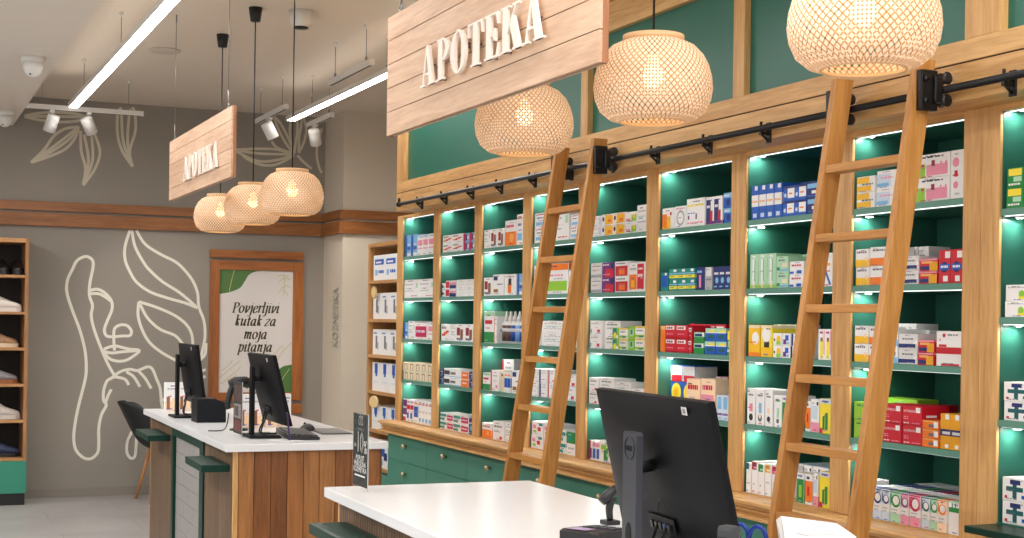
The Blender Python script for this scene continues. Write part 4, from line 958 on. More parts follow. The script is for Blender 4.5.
_BX = {}
TOPS = {'ring' + k: c[0] for k, c in RINGC.items()}
TOPS.update(ringleaf='m', nutri='r', red='r', dropp='n', dropb='w', leafg='n', ygth='n', sqr='w', pinkth='L')
def box_mesh(des, w, h, d):
    key = (des, round(w, 3), round(h, 3), round(d, 2))
    if key in _BX: return _BX[key]
    _, base, marks = DES[des]
    b = MB(); bm_ = pm_(base)
    b.box(0, d, -w / 2, w / 2, 0, h, bm_, min(.0012, h * .03))
    lay = [0]
    def P(u, v): return (-.0004 - lay[0] * .00015, w / 2 - u * w, v * h)
    def rect(u0, v0, u1, v1, c): b.add([P(u0, v0), P(u1, v0), P(u1, v1), P(u0, v1)], [(0, 1, 2, 3)], pm_(c))
    rr = random.Random(des)
    extra = []
    if w * h > .0035 and base in 'WwnmLxEYlpgo' and not des.startswith('rk'):     # small print
        for k in range(3 if w * h > .008 else 2):
            c_ = rr.choice('GgkP' if k == 0 else 'Ggrb'); u_ = rr.uniform(.06, .5); extra.append(Tx(u_, (.88, .06, .47)[k] + rr.uniform(-.03, .03), rr.uniform(.25, .45), .035, c_))
    for q in list(marks) + extra:
        lay[0] += 1
        if q[0] == 'r':
            rect(max(.012, q[1]), max(.012, q[2]), min(.988, q[3]), min(.988, q[4]), q[5])
            if q[1] <= .01 and q[3] >= .99 and q[4] - q[2] > .05:      # bands run round the near end
                y = -w / 2 - .0004 - lay[0] * .0001
                b.add([(.002, y, h * max(.012, q[2])), (d - .002, y, h * max(.012, q[2])), (d - .002, y, h * min(.988, q[4])), (.002, y, h * min(.988, q[4]))], [(0, 1, 2, 3)], pm_(q[5]))
        elif q[0] == 'd':
            r = q[3] * min(h, w * 1.6); pts = [P(q[1] + r * math.cos(2 * PI * k / 16) / w, q[2] + r * math.sin(2 * PI * k / 16) / h) for k in range(16)]
            pts = [(p[0], max(-w / 2 + .001, min(w / 2 - .001, p[1])), max(.001, min(h - .001, p[2]))) for p in pts]
            b.add(pts, [tuple(range(16))], pm_(q[4]))
        elif q[0] == 'q':
            b.add([P(*p) for p in q[1]], [(0, 1, 2, 3)], pm_(q[2]))
        elif q[0] == 'x':
            vs, fs = text_geo(q[1], 'LEFT', 0, 0); mw = max(v[0] for v in vs); s = q[4] * w / mw
            b.add([(-.0007, w / 2 - q[2] * w - v[0] * s, q[3] * h + v[1] * s * 1.15) for v in vs], fs, pm_(q[5]))
        else:                                                             # a line of small print
            _, u, v, ww, hh, c = q; x = u
            while x < u + ww - .02:
                l = min(u + ww - x, rr.uniform(.06, .18)); rect(x, v, x + l, v + hh, c); x += l + .035
    if des in TOPS:                                                       # print on the lid
        b.add([(.004, -w / 2 + .002, h + .0004), (.004, w / 2 - .002, h + .0004), (d * .45, w / 2 - .002, h + .0004), (d * .45, -w / 2 + .002, h + .0004)], [(0, 1, 2, 3)], pm_(TOPS[des]))
    if d > .05:                                                           # flap line and print on the near end
        y = -w / 2 - .0004; c = 'g' if base in 'WwnmLx' else 'W'
        b.add([(.02, y, h * .42), (d * .55, y, h * .42), (d * .55, y, h * .54), (.02, y, h * .54)], [(0, 1, 2, 3)], pm_(c))
    me_o = b.build('medicine_box'); me = me_o.data; bpy.data.objects.remove(me_o)
    _BX[key] = me
    return me

SHN = ['top shelf', 'second shelf', 'middle shelf', 'fourth shelf', 'bottom shelf']
LAYN = {1: [''], 2: ['lower', 'upper'], 3: ['lowest', 'middle', 'upper']}
COUNT = {}
NBOX = 0
def stock(bay, tier, items, kind='medicine_box', cat='box'):
    """items: (design, f0, f1, columns, layers, total height, set back, depth) with f across the opening from the far side"""
    global NBOX
    yl, yr, tiers = OPEN[bay]; W_ = yl - yr; z = tiers[tier]
    ncol = 0; nback = 0
    for q in sorted(items, key=lambda q: q[1]):
        des, f0, f1, nc, nl, H = q[:6]; back = q[6] if len(q) > 6 else 0; d = q[7] if len(q) > 7 else (.12 if back < .1 else .1)
        if back >= .05:                                     # rows further in sit behind the ones to their left in view
            s_ = back * (yl + yr) / 2 / XS / W_; f0 = max(.01, f0 - s_); f1 = max(f1 - s_, f0)
            if f1 - f0 < .03 * nc: continue
        w = (f1 - f0) * W_ / nc - .002; h = H / nl
        for c in range(nc):
            if back < .1: ncol += 1
            else: nback += 1
            yc = yl - (f0 + (c + .5) * (f1 - f0) / nc) * W_
            for l in range(nl):
                me = box_mesh(des, w, h - .001, d)
                o = bpy.data.objects.new(kind, me); COL.objects.link(o)
                o.location = (XS + .012 + back + random.uniform(0, .004), yc, z + .0008 + l * h)
                o.rotation_euler = (0, 0, random.uniform(-.006, .006) if w > .03 else 0)
                if nl == 1: pos = ''
                else: pos = LAYN[nl][l] + ' layer, '
                if back < .1: which = ('%s from left' % ORD[ncol - 1]) if ncol > 1 else 'leftmost'
                else: which = 'set behind, ' + ('leftmost' if nback == 1 else '%s one' % ORD[nback - 1])
                lab = '%s box, %s%s, %s, %s' % (DES[des][0], pos, which, SHN[tier], BAYN[bay])
                if len(lab.split()) > 16: lab = lab.replace(' from left, ' + SHN[tier], ' along, ' + SHN[tier])
                if len(lab.split()) > 16: lab = lab.replace(' layer,', ',')
                if len(lab.split()) > 16: lab = lab.replace(' from left', '')
                tag(o, lab, cat, '%s boxes on the %s of the %s' % (DES[des][0], SHN[tier], BAYN[bay])); NBOX += 1
S = stock
S(0, 0, [('bluetall', .03, .42, 2, 1, .15), ('whitepink', .43, .97, 3, 1, .138)])
S(0, 1, [('plain', .02, .98, 2, 1, .125)])
S(0, 2, [('bluetall', .03, .16, 1, 1, .115), ('plain', .17, .38, 1, 1, .125), ('crims', .39, .78, 1, 1, .112), ('whitepink', .79, .97, 1, 1, .12)])
S(0, 3, [('tanstripe', .02, .98, 5, 2, .122)])
S(0, 4, [('slimpur', .02, .16, 1, 1, .15), ('slim', .17, .38, 2, 1, .155), ('slimblue', .39, .52, 1, 1, .16), ('slimwh', .53, .97, 4, 1, .16)])
S(1, 0, [('swoosh', .03, .62, 2, 2, .112), ('pinkblue', .64, .97, 2, 2, .108)])
S(1, 1, [('flatdark', .03, .14, 1, 2, .09), ('redblue', .15, .46, 1, 2, .104), ('lines', .48, .97, 2, 2, .106)])
S(1, 2, [('swoosh', .03, .28, 1, 1, .108), ('lines', .29, .46, 1, 1, .108), ('drred', .47, .97, 2, 1, .11)])
S(1, 3, [('navy', .02, .12, 1, 2, .1), ('flatdark', .13, .62, 1, 2, .108), ('flator', .64, .84, 1, 2, .10), ('navy', .86, .97, 1, 2, .10)])
S(1, 4, [('tealstr', .03, .22, 1, 2, .105), ('crims', .23, .42, 1, 2, .105), ('tealstr', .43, .63, 1, 2, .108), ('crims', .64, .86, 1, 2, .108), ('navy', .87, .97, 1, 1, .10)])
S(2, 0, [('plain', .02, .18, 1, 1, .11), ('drred', .19, .52, 2, 1, .11), ('orangew', .54, .80, 1, 1, .148), ('whlblue', .81, .97, 1, 1, .175)])
S(2, 1, [('drred', .02, .24, 1, 1, .11), ('mixwhite', .25, .52, 1, 1, .125), ('fox', .54, .82, 1, 1, .122), ('bluetall', .84, .97, 1, 1, .122)])
S(2, 2, [('greenbt', .04, .30, 1, 1, .19), ('spred', .31, .38, 1, 1, .16)])
S(2, 3, [('greenbt', .03, .22, 1, 1, .105), ('spred', .23, .44, 1, 1, .125), ('tanstripe', .46, .56, 1, 1, .125), ('slimblue', .57, .72, 2, 1, .12), ('mixwhite', .74, .97, 1, 1, .135), ('spred', .2, .8, 1, 1, .185, .13)])
S(2, 4, [('orangew', .03, .28, 1, 1, .09), ('greyw', .30, .58, 1, 1, .11), ('lines', .60, .78, 1, 1, .115), ('slimwh', .80, .97, 1, 1, .155)])
S(3, 0, [('whlblue', .03, .32, 1, 2, .165), ('plain', .34, .78, 1, 1, .165), ('whlblue', .80, .97, 1, 2, .13)])
S(3, 1, [('slimwh', .02, .14, 1, 1, .16), ('ogw', .28, .76, 1, 1, .165), ('plain', .78, .97, 1, 1, .12)])
S(3, 2, [('mixwhite', .02, .2, 1, 1, .13), ('lines', .22, .74, 1, 2, .138), ('spblue', .76, .96, 1, 1, .14)])
S(3, 3, [('plain', .02, .17, 1, 2, .155), ('spblue', .18, .36, 1, 2, .155), ('spred', .37, .66, 2, 2, .155), ('whred', .70, .97, 1, 2, .14)])
S(3, 4, [('floral', .02, .56, 2, 2, .148), ('tealstr', .58, .76, 1, 2, .125), ('greentop', .78, .97, 1, 1, .125)])
S(4, 0, [('pinkln', .03, .20, 1, 2, .105), ('ywface', .21, .61, 2, 2, .108), ('ygp', .62, .80, 1, 2, .104), ('lines', .81, .97, 1, 1, .13)])
S(4, 1, [('grey', .02, .22, 1, 2, .152), ('purred', .23, .44, 1, 2, .152), ('redor', .45, .68, 1, 2, .152), ('ortall', .69, .82, 1, 1, .14), ('crtall', .83, .96, 1, 1, .142)])
S(4, 2, [('whred', .02, .24, 1, 2, .142), ('greyw', .25, .52, 1, 2, .142, .012), ('tealfig', .42, .53, 1, 2, .108, 0, .01), ('limew', .54, .68, 1, 2, .108), ('limeg', .69, .79, 1, 2, .118), ('limew', .80, .97, 1, 2, .118)])
S(4, 3, [('greyw', .02, .20, 1, 2, .135), ('greyw', .21, .47, 1, 2, .138), ('lines', .48, .75, 1, 2, .125), ('plain', .76, .97, 1, 1, .10)])
S(4, 4, [('slimcr', .03, .09, 1, 1, .10), ('slimbl', .10, .22, 2, 1, .10), ('mix5', .23, .97, 3, 1, .105)])
S(5, 0, [('orwave', .02, .20, 1, 1, .098), ('circle', .21, .37, 1, 1, .10), ('paleyel', .38, .63, 1, 1, .125), ('nwr', .64, .86, 2, 1, .122), ('bluelt', .87, .98, 1, 2, .13)])
S(5, 1, [('tealblue', .02, .13, 1, 1, .085), ('gystripe', .14, .51, 3, 2, .10), ('navyfig', .52, .63, 1, 1, .102), ('greybox', .64, .74, 1, 1, .10), ('navy', .75, .98, 3, 1, .10)])
S(5, 2, [('orslab', .02, .09, 1, 1, .122), ('red', .10, .42, 2, 2, .126), ('red', .43, .48, 1, 2, .118), ('gblue', .50, .64, 1, 2, .096), ('bluegr', .65, .93, 2, 2, .115), ('grn', .94, .98, 1, 1, .11), ('red', .43, .94, 4, 1, .132, .125)])
S(5, 3, [('lemon', .05, .52, 2, 1, .222, .06), ('circle', .03, .20, 1, 1, .075, 0, .05), ('limew', .21, .40, 1, 1, .072, 0, .05), ('peach', .41, .60, 1, 1, .17), ('pinko', .61, .80, 1, 1, .175), ('ltblue', .81, .97, 2, 1, .11), ('pinkred', .81, .97, 2, 1, .18, .125)])
S(6, 0, [('bluebig', .04, .40, 4, 1, .142), ('blue2', .41, .68, 2, 2, .122), ('blue3', .69, .86, 1, 2, .122), ('whlblue', .88, .97, 1, 1, .16), ('blue2', .41, .8, 3, 1, .15, .125)])
S(6, 1, [('ltgreen', .03, .34, 3, 1, .143), ('pgreen', .35, .49, 1, 2, .128), ('wblue', .50, .66, 1, 2, .104), ('pgreen', .5, .70, 2, 1, .14, .125), ('wstr', .86, .97, 1, 1, .13)])
S(6, 2, [('yel', .02, .16, 1, 1, .132), ('yel2', .17, .31, 1, 1, .132), ('ylime', .32, .42, 1, 2, .1), ('bpw', .43, .52, 1, 2, .1), ('spblue', .53, .64, 1, 2, .1), ('wgold', .32, .64, 3, 1, .135, .125), ('wyp', .83, .97, 2, 1, .12)])
S(6, 3, [('dropp', .02, .12, 1, 1, .15), ('dropb', .13, .23, 1, 1, .15), ('dropo', .24, .33, 1, 1, .148), ('dropg', .34, .43, 1, 1, .132), ('leafg', .44, .54, 1, 1, .132), ('orth', .70, .755, 1, 1, .12), ('pinkth', .76, .85, 1, 1, .13), ('ygth', .86, .98, 1, 1, .135)])
S(6, 4, [('sqdg', .02, .08, 1, 1, .125), ('sqr', .09, .165, 1, 1, .135), ('sqg', .17, .245, 1, 1, .130), ('sqa', .25, .325, 1, 1, .132), ('sqp', .33, .41, 1, 1, .13), ('leafg', .62, .70, 1, 1, .12), ('orth', .71, .79, 1, 1, .12), ('pinkth', .80, .85, 1, 1, .13), ('ygth', .86, .98, 1, 1, .14)], 'tea_box')
S(6, 4, [('sqg', .02, .40, 5, 1, .13, .125, .2), ('pinkth', .62, .98, 4, 1, .135, .125, .2)], 'tea_box')
S(7, 0, [('ywh', .02, .20, 1, 2, .118), ('lbw', .21, .40, 1, 2, .13), ('bigpk', .50, .86, 1, 2, .165), ('sidepk', .87, .98, 1, 1, .165)])
S(7, 1, [('yelw', .02, .155, 1, 2, .135), ('orw', .16, .33, 1, 2, .14), ('gnavy', .45, .605, 1, 2, .1), ('pry', .61, .77, 1, 2, .088), ('rwb', .78, .98, 2, 1, .115), ('gtop', .42, .70, 3, 1, .142, .125)])
S(7, 2, [('yelw', .02, .155, 1, 2, .135), ('orw', .16, .26, 1, 2, .132), ('wsky', .36, .43, 1, 2, .125), ('gnavy', .435, .605, 1, 2, .108), ('pry', .61, .75, 1, 2, .088), ('wredtx', .765, .98, 1, 1, .12), ('gtop', .38, .60, 3, 1, .145, .125), ('gtop', .61, .72, 2, 1, .122, .125)])
S(7, 3, [('lime', .02, .30, 1, 2, .135), ('nutri', .305, .475, 1, 2, .138), ('nutri', .48, .655, 1, 2, .138), ('or3', .66, .80, 1, 3, .093), ('amber', .81, .98, 2, 1, .122), ('nutri', .66, .79, 1, 1, .136, .125), ('lime', .2, .62, 1, 1, .150, .125)])
R8 = [('ringnavy', .13, .21), ('ringnavy', .215, .30), ('ringnavy', .305, .375), ('ringgreen', .38, .475), ('ringplum', .48, .55), ('ringmagenta', .555, .655), ('ringteal', .66, .73), ('ringgreen', .735, .80), ('ringorange', .805, .88), ('ringleaf', .885, .98)]
S(7, 4, [('slim', .02, .12, 1, 1, .13)] + [(d, a, c, 1, 1, .113) for d, a, c in R8], 'tea_box')
S(7, 4, [(d, a + .25, c + .25, 1, 1, .114, .125, .22) for d, a, c in R8], 'tea_box')
S(8, 0, [('grn', .02, .20, 2, 2, .13), ('limew', .22, .5, 2, 2, .13)])
S(8, 1, [('limec', .02, .16, 1, 2, .105), ('limec', .17, .31, 1, 2, .105)])
S(8, 2, [('cross', .02, .16, 1, 2, .125), ('cross', .17, .31, 1, 2, .125)])
S(8, 3, [('cross', .02, .16, 1, 2, .15), ('cross', .17, .31, 1, 2, .15)])

# spray bottles on the middle shelf of the third bay
yl, yr, _ = OPEN[2]
BBL = mat('bottle_label_blue', (40, 74, 160), .4); BDK = mat('bottle_label_brown', (96, 70, 66), .4); BSK = mat('bottle_label_sky', (120, 170, 226), .4)
protos = {}
for k in range(6):
    f = .435 + k * .103; y = yl - f * (yl - yr); lb = (BDK, BDK, BBL, BSK, BBL, BDK)[k]
    lab = '%s spray bottle, white nozzle, %s in third bay row' % (('brown labelled', 'brown labelled', 'blue labelled', 'sky blue labelled', 'blue labelled', 'brown labelled')[k], ('leftmost', 'second from left', 'third from left', 'third from right', 'second from right', 'rightmost')[k])
    if lb.name not in protos:
        t = thing('spray_bottle', lab, 'bottle', (XS + .06, y, TIER[2] + .0008), 0, 'spray bottles in the third bay')
        MB().lathe([(.020, 0), (.0265, .003), (.0265, .115), (.018, .130), (.012, .134), (0, .134)], mat('bottle_white_plastic', (228, 228, 226), .35), n=18).build('body', t)
        b = MB(); b.lathe([(.0272, .015), (.0272, .108)], lb, n=18); b.lathe([(.0276, .07), (.0276, .09)], mat('bottle_label_print', (214, 214, 222), .4), n=18); b.build('label_sleeve', t)
        b = MB(); b.lathe([(.016, .133), (.017, .150), (.010, .166), (.006, .188), (.004, .190), (0, .190)], WHITEP, n=14); b.build('nozzle_cap', t)
        protos[lb.name] = t
    else:
        dup(protos[lb.name], (XS + .06, y, TIER[2] + .0008), 0, lab)

# white cartons in the narrow rack
DES['rkA'] = ('white blue-printed', 'W', [R_(.1, .62, .9, .84, 'b'), R_(.15, .2, .35, .42, 'l'), Tx(.45, .28, .45, .12, 'b'), R_(.2, .68, .7, .75, 'W')])
DES['rkB'] = ('white grey-figured', 'W', [R_(.35, .25, .55, .75, 'G'), R_(.55, .2, .7, .5, 'g'), Tx(.1, .82, .4, .06, 'b')])
DES['rkC'] = ('tall white blue-flashed', 'W', [R_(.3, .62, .65, .97, 'b'), R_(.4, .52, .6, .66, 'b'), Tx(.2, .3, .6, .04, 'L')])
DES['rkD'] = ('white blue-splashed', 'W', [R_(.2, .45, .6, .85, 'b'), R_(.5, .3, .9, .6, 'B'), R_(.1, .1, .4, .3, 'l')])
RL = ['top tier', 'second tier', 'third tier', 'fourth tier', 'fifth tier', 'lowest tier']
for k, (z, des, h, n) in enumerate(zip(RZ, ['rkA', 'rkB', 'rkB', 'rkC', 'rkC', 'rkD'], [.20, .205, .20, .225, .185, .20], [3, 3, 3, 2, 2, 3])):
    ya, yb = 10.86, 10.02
    nc = [3, 4, 4, 4, 4, 4][k]
    for c in range(nc):
        w = (ya - yb) / nc - .004; yc = ya - (c + .5) * (ya - yb) / nc
        o = bpy.data.objects.new('carton', box_mesh(des, w, h, .25)); COL.objects.link(o); o.location = (RX0 + .03, yc, z + .0008)
        tag(o, '%s carton, %s on the %s of the narrow rack' % (DES[des][0], 'leftmost' if c == 0 else ORD[c] + ' from left', RL[k]), 'box', 'white cartons in the narrow rack')

# ------------------------------------------------------------------ service counters
TILE = mat('grey_counter_tile', (150, 146, 144), .45, noise=.08, nscale=14)
GROUT = mat('counter_tile_grout', (120, 116, 114), .7)
CZ = 1.05
RZC = math.radians(-1.4)
def service_counter(loc, label, ledges):
    """local x: customer side 0 to staff side .73; local y: near end 0 to far end 2.5"""
    t = thing('service_counter', label, 'counter', loc, RZC, 'white topped service counters')
    MB().box(0, .73, 0, 2.5, CZ - .032, CZ, WHITE, .003).build('worktop', t)
    MB().box(.06, .70, .05, 2.45, .0, CZ - .0325, GAP).build('carcass', t)
    # customer face
    for y0, y1 in ((.052, .70), (1.645, 2.448)):
        b = MB(); n = int((y1 - y0) / .024); w = (y1 - y0) / n
        for k in range(n): b.box(.038, .0598, y0 + k * w + .002, y0 + (k + 1) * w - .002, .02, CZ - .0325, SLAT)
        b.box(.048, .0598, y0, y1, .02, CZ - .0325, GAP); b.build('slat_panel', t)
    b = MB(); b.box(.03, .0598, .705, .80, .02, CZ - .0325, GREENDK); b.box(.03, .0598, 1.58, 1.64, .02, CZ - .0325, GREENDK); b.box(.03, .0598, .80, 1.58, CZ - .085, CZ - .0325, GREENDK); b.build('green_frame', t)
    b = MB(); b.box(.052, .0598, .80, 1.58, .02, CZ - .085, GROUT)
    z = CZ - .087; r = 0
    while z > .05:
        y = .80 - (.13 if r % 2 else 0)
        while y < 1.58:
            ya, yb = max(y + .001, .80), min(y + .259, 1.58)
            if yb - ya > .02: b.box(.046, .0525, ya, yb, max(.02, z - .079), z, TILE)
            y += .26
        z -= .081; r += 1
    b.build('tile_panel', t)
    for y0, y1, z in ledges:
        b = MB(); b.box(-.085, .0375, y0, y1, z - .032, z, GREENDK, .003); b.build('bag_ledge', t)
    # planked ends
    for ye, yi in ((.03, .0495), (2.47, 2.4505)):
        xs = [.038, .062, .062 + .068, .062 + .142, .062 + .215, .062 + .288, .062 + .36, .062 + .432, .062 + .505, .062 + .575, .70]
        for k in range(len(xs) - 1):
            MB().box(xs[k] + .001, xs[k + 1] - .001, ye, yi, 0, CZ - .0325, OAKZ if k == 0 else PLANK[(k * 2 + k // 3) % 3], .002).build('end_plank', t)
    MB().box(.7005, .715, .05, 2.45, .02, CZ - .0325, PLANK[1]).build('staff_panel', t)
    return t
service_counter((1.351, 6.083, 0), 'white topped oak service counter farther back, with two monitors on it', [(.10, .52, .955), (1.72, 2.20, .955)])
ca = math.cos(RZC); sa = math.sin(RZC)
service_counter((1.32 + sa * 2.5, 4.487 - ca * 2.5, 0), 'white topped service counter in front, with one large black monitor', [(1.88, 2.36, .955), (.1, .58, .955)])

# ------------------------------------------------------------------ monitors
MBACK = mat('monitor_back_plastic', (10, 11, 15), .5, noise=.06, nscale=60, spec=.16)
MCOL = mat('monitor_stand_grey', (66, 68, 75), .38, metal=.3)
MDARK = mat('monitor_dark_trim', (9, 9, 11), .5, spec=.2)
SCREEN = mat('monitor_screen_glass', (8, 9, 12), .12)
STICK = mat('pale_sticker', (206, 204, 202), .5)
CABLE = mat('black_cable', (14, 14, 15), .5)
def monitor(loc, rz, w, h, ztop, tilt, label, colw, style):
    """local: back faces -x, screen faces +x; loc is the foot of the column on the worktop"""
    t = thing('monitor', label, 'monitor', loc, rz, 'black monitors on the counters')
    xo = .072                                                     # panel plane ahead of the column
    Z = ztop - loc[2]
    M = Matrix.Translation((xo, 0, Z - .07)) @ Matrix.Rotation(tilt, 4, 'Y') @ Matrix.Translation((0, 0, .07 - h / 2))
    M = Matrix.Translation((xo, 0, Z - h * math.cos(tilt) / 2)) @ Matrix.Rotation(-tilt, 4, 'Y')
    b = MB(); vs = []; fs = []; nu, nv = 20, 14
    for x in (.010, None):
        for j in range(nv + 1):
            for i in range(nu + 1):
                u = -1 + 2 * i / nu; v = -1 + 2 * j / nv
                bulge = ((1 - abs(u) ** 3.2) * (1 - abs(v) ** 3.2)) ** .8
                vs.append((.010 if x else -.001 - .022 * bulge, u * w / 2, v * h / 2))
    K = (nu + 1) * (nv + 1)
    for j in range(nv):
        for i in range(nu):
            q = j * (nu + 1) + i; fs.append((q, q + 1, q + nu + 2, q + nu + 1)); fs.append((K + q, K + q + nu + 1, K + q + nu + 2, K + q + 1))
    b.add(vs, fs, MBACK, smooth=True, M=M)
    per = [i for i in range(nu + 1)] + [j * (nu + 1) + nu for j in range(1, nv + 1)] + [nv * (nu + 1) + i for i in range(nu - 1, -1, -1)] + [j * (nu + 1) for j in range(nv - 1, 0, -1)]
    b.add([vs[k] for k in per] + [vs[K + k] for k in per], [(i, (i + 1) % len(per), len(per) + (i + 1) % len(per), len(per) + i) for i in range(len(per))], MBACK, M=M)
    p = b.build('back_shell', t)
    b = MB(); b.box(.0102, .016, -w / 2, w / 2, -h / 2, h / 2, MDARK, .001, M=M); b.box(.0161, .0165, -w / 2 + .006, w / 2 - .006, -h / 2 + .02, h / 2 - .006, SCREEN, M=M); b.build('screen', t)
    b = MB(); b.box(-.0125, -.0132, -w * .345 - .012, -w * .345 + .012, h * .445 - .0085, h * .445 + .0085, STICK, M=M)
    b.box(-.0132, -.0136, -w * .345 - .006, -w * .345 + .006, h * .445 - .005, h * .445 + .005, mat('sticker_print', (130, 130, 134), .5), M=M); b.build('sticker', p)
    b = MB(); b.box(-.0262, -.0235, -.07, .07, -h * .46 + .03, -h * .46 + .075, MDARK, .002, M=M)
    for k in range(5): b.box(-.031, -.0262, -.05 + k * .022, -.038 + k * .022, -h * .46 + .045, -h * .46 + .06, mat('port_blue', (30, 60, 120), .4) if k == 1 else BLACK, M=M)
    b.build('port_recess', p)
    if style == 'big':
        b = MB(); zc = .012
        b.lathe([(.019, .0), (.020, .0012), (.021, .0)], mat('panel_emblem_grey', (40, 42, 48), .35), closed=True, M=M @ Matrix.Translation((-.0255, -.02, -.072)) @ Matrix.Rotation(-PI / 2, 4, 'Y'), n=28)
        b.build('panel_emblem', p)
    # column, neck, foot
    zc = Z - .080 if style == 'big' else Z - .055
    b = MB(); hw = colw / 2
    pl = [(-hw, .012), (hw, .012), (hw, zc - .006), (hw - .006, zc), (-hw + .006, zc), (-hw, zc - .006)]
    b.prism(pl, -.008, .008, MCOL if style == 'big' else MDARK, 'YZ'); col = b.build('column', t)
    b = MB(); zh = .085
    pts = [(hw * .42 * math.cos(a), zh + .028 * math.sin(a)) for a in [2 * PI * k / 20 for k in range(20)]]
    b.prism(pts, -.0092, -.0078, MDARK, 'YZ'); b.build('cable_hole', col)
    if style == 'big':
        b = MB(); zl = zc - .036; em = mat('stand_emblem', (26, 27, 32), .3, metal=.3)
        b.lathe([(.0235, .0), (.0245, .0014), (.0268, .0014), (.0278, 0)], em, closed=True, M=Matrix.Translation((-.008, 0, zl)) @ Matrix.Rotation(-PI / 2, 4, 'Y'), n=32)
        for ch, u in (('D', -.0135), ('E', -.0045), ('L', .0045), ('L', .012)):
            b.text(ch, .0165, em, lambda x, y, z, u=u: (-.0090 - z, -(u + x), zl - .0055 + y), extrude=.001, sx=.85)
        b.build('stand_emblem', col)
    b = MB(); za = Z - .155 if style == 'big' else Z - .11
    xo += (Z - za) * math.tan(tilt) - .018
    b.tube([(.006, 0, za), (.03, 0, za - .002), (xo - .03, 0, za + .004), (xo - .004, 0, za + .008)], [.016, .013, .014, .024], MDARK, 14); b.build('tilt_arm', t)
    b = MB(); fx = -.085 if style == 'big' else -.03
    b.prism([(fx, -.10), (fx, .10), (.11, .125), (.11, -.125)], .001, .012, MDARK if style != 'big' else MCOL, 'XY'); b.build('foot_plate', t)
    for k, dy in enumerate((-.03, .015)):
        q = M @ Vector((-.03, dy, -h * .46 + .052)); 
        b = MB(); pts = catmull([tuple(q), (q.x - .012, q.y + .01, q.z - .05), (q.x - .02, q.y - .03 - .03 * k, .08), (.03, dy - .05, .018 + k * .006), (.10, dy - .10, .016 + k * .006)], 6)
        b.tube(pts, .0038, CABLE, 8); b.build('cable', t)
    return t
monitor((1.505, 2.742, CZ), math.radians(-4.9), .588, .356, 1.441, math.radians(13), 'large black monitor seen from behind on the nearest white counter', .072, 'big')
monitor((1.553, 6.463, CZ), math.radians(-1.5), .54, .325, 1.430, math.radians(14), 'black monitor with keyboard on the far counter, nearer of its two', .05, 'small')
monitor((1.468, 7.83, CZ), math.radians(-1.0), .54, .325, 1.448, math.radians(8), 'black monitor behind the receipt printer on the far counter', .05, 'small')

# ------------------------------------------------------------------ things on the counters
def printer(loc, rz, sx, sy, h, label):
    t = thing('receipt_printer', label, 'printer', loc, rz)
    b = MB(); b.prism([(-sx / 2, 0), (sx / 2, 0), (sx / 2, h * .86), (sx * .2, h), (-sx / 2, h)], -sy / 2, sy / 2, mat('printer_plastic', (16, 19, 25), .5, spec=.2), 'XZ'); b.build('body', t)
    MB().box(-sx * .46, sx * .18, -sy * .42, sy * .42, h + .0005, h + .006, BLACK, .002).build('lid', t)
    MB().box(sx / 2 + .0003, sx / 2 + .003, -sy * .3, sy * .3, h * .62, h * .68, MDARK).build('paper_slot', t)
    return t
printer((1.563, 7.46, CZ), 0, .15, .15, .118, 'black receipt printer beside the farthest monitor on the far counter')

DES['leafA'] = ('white', 'W', [R_(0, 0, 1, .34, 'x'), R_(.15, .05, .4, .5, 'd'), R_(.55, .05, .8, .44, 'x'), Tx(.2, .75, .6, .05, 'g')])
def card_box(x, y, w, h, d, rz, label, des='leafA'):
    o = bpy.data.objects.new('skincare_box', box_mesh(des, w, h, d)); COL.objects.link(o); o.location = (x, y, CZ + .0008); o.rotation_euler = (0, 0, rz)
    tag(o, label, 'box')
card_box(1.53, 8.34, .075, .165, .03, PI / 2, 'white box with peach foot, behind the farthest monitor, left one')
card_box(1.61, 8.36, .07, .165, .03, PI / 2, 'white box with peach foot, behind the farthest monitor, right one')
for k, l in enumerate(('leftmost', 'second from left', 'third from left', 'rightmost')):
    card_box(1.655 + k * .068, 7.02 + .01 * (k % 2), .062, .165, .04, PI / 2, 'white box with peach foot, in row behind keyboard monitor, ' + l)

ACR = mat('clear_acrylic', (235, 240, 240), .05, alpha=.03, spec=.2)
def sign_stand(x, y0, y1, h, label, face, draw):
    """upright print in a clear L stand, plane along y, facing -x"""
    t = thing('table_sign', label, 'sign', (x, (y0 + y1) / 2, CZ)); w = y1 - y0
    MB().box(-.001, .0015, -w / 2, w / 2, .014, h, face).build('print', t)
    b = MB(); b.box(-.003, -.0015, -w / 2 - .003, w / 2 + .003, .004, h + .003, ACR); b.box(.002, .0035, -w / 2 - .003, w / 2 + .003, .004, h + .003, ACR); b.build('clear_pocket', t)
    MB().box(-.035, .012, -w / 2 - .003, w / 2 + .003, .0004, .0035, ACR).build('clear_foot', t)
    MB().box(-.0012, .0018, -w / 2 - .0045, -w / 2 - .0032, .004, h + .003, mat('acrylic_edge', (170, 178, 176), .3)).build('clear_edge', t)
    b = MB(); draw(b, lambda u, v, k=0: (-.0012 - k * .0001, w / 2 - u * w, .014 + v * (h - .014)), w, h - .014); b.build('lettering', t)
    return t
CHK = mat('chalk_white_print', (236, 236, 230), .6); CHG = mat('chalk_grey_print', (128, 130, 124), .6)
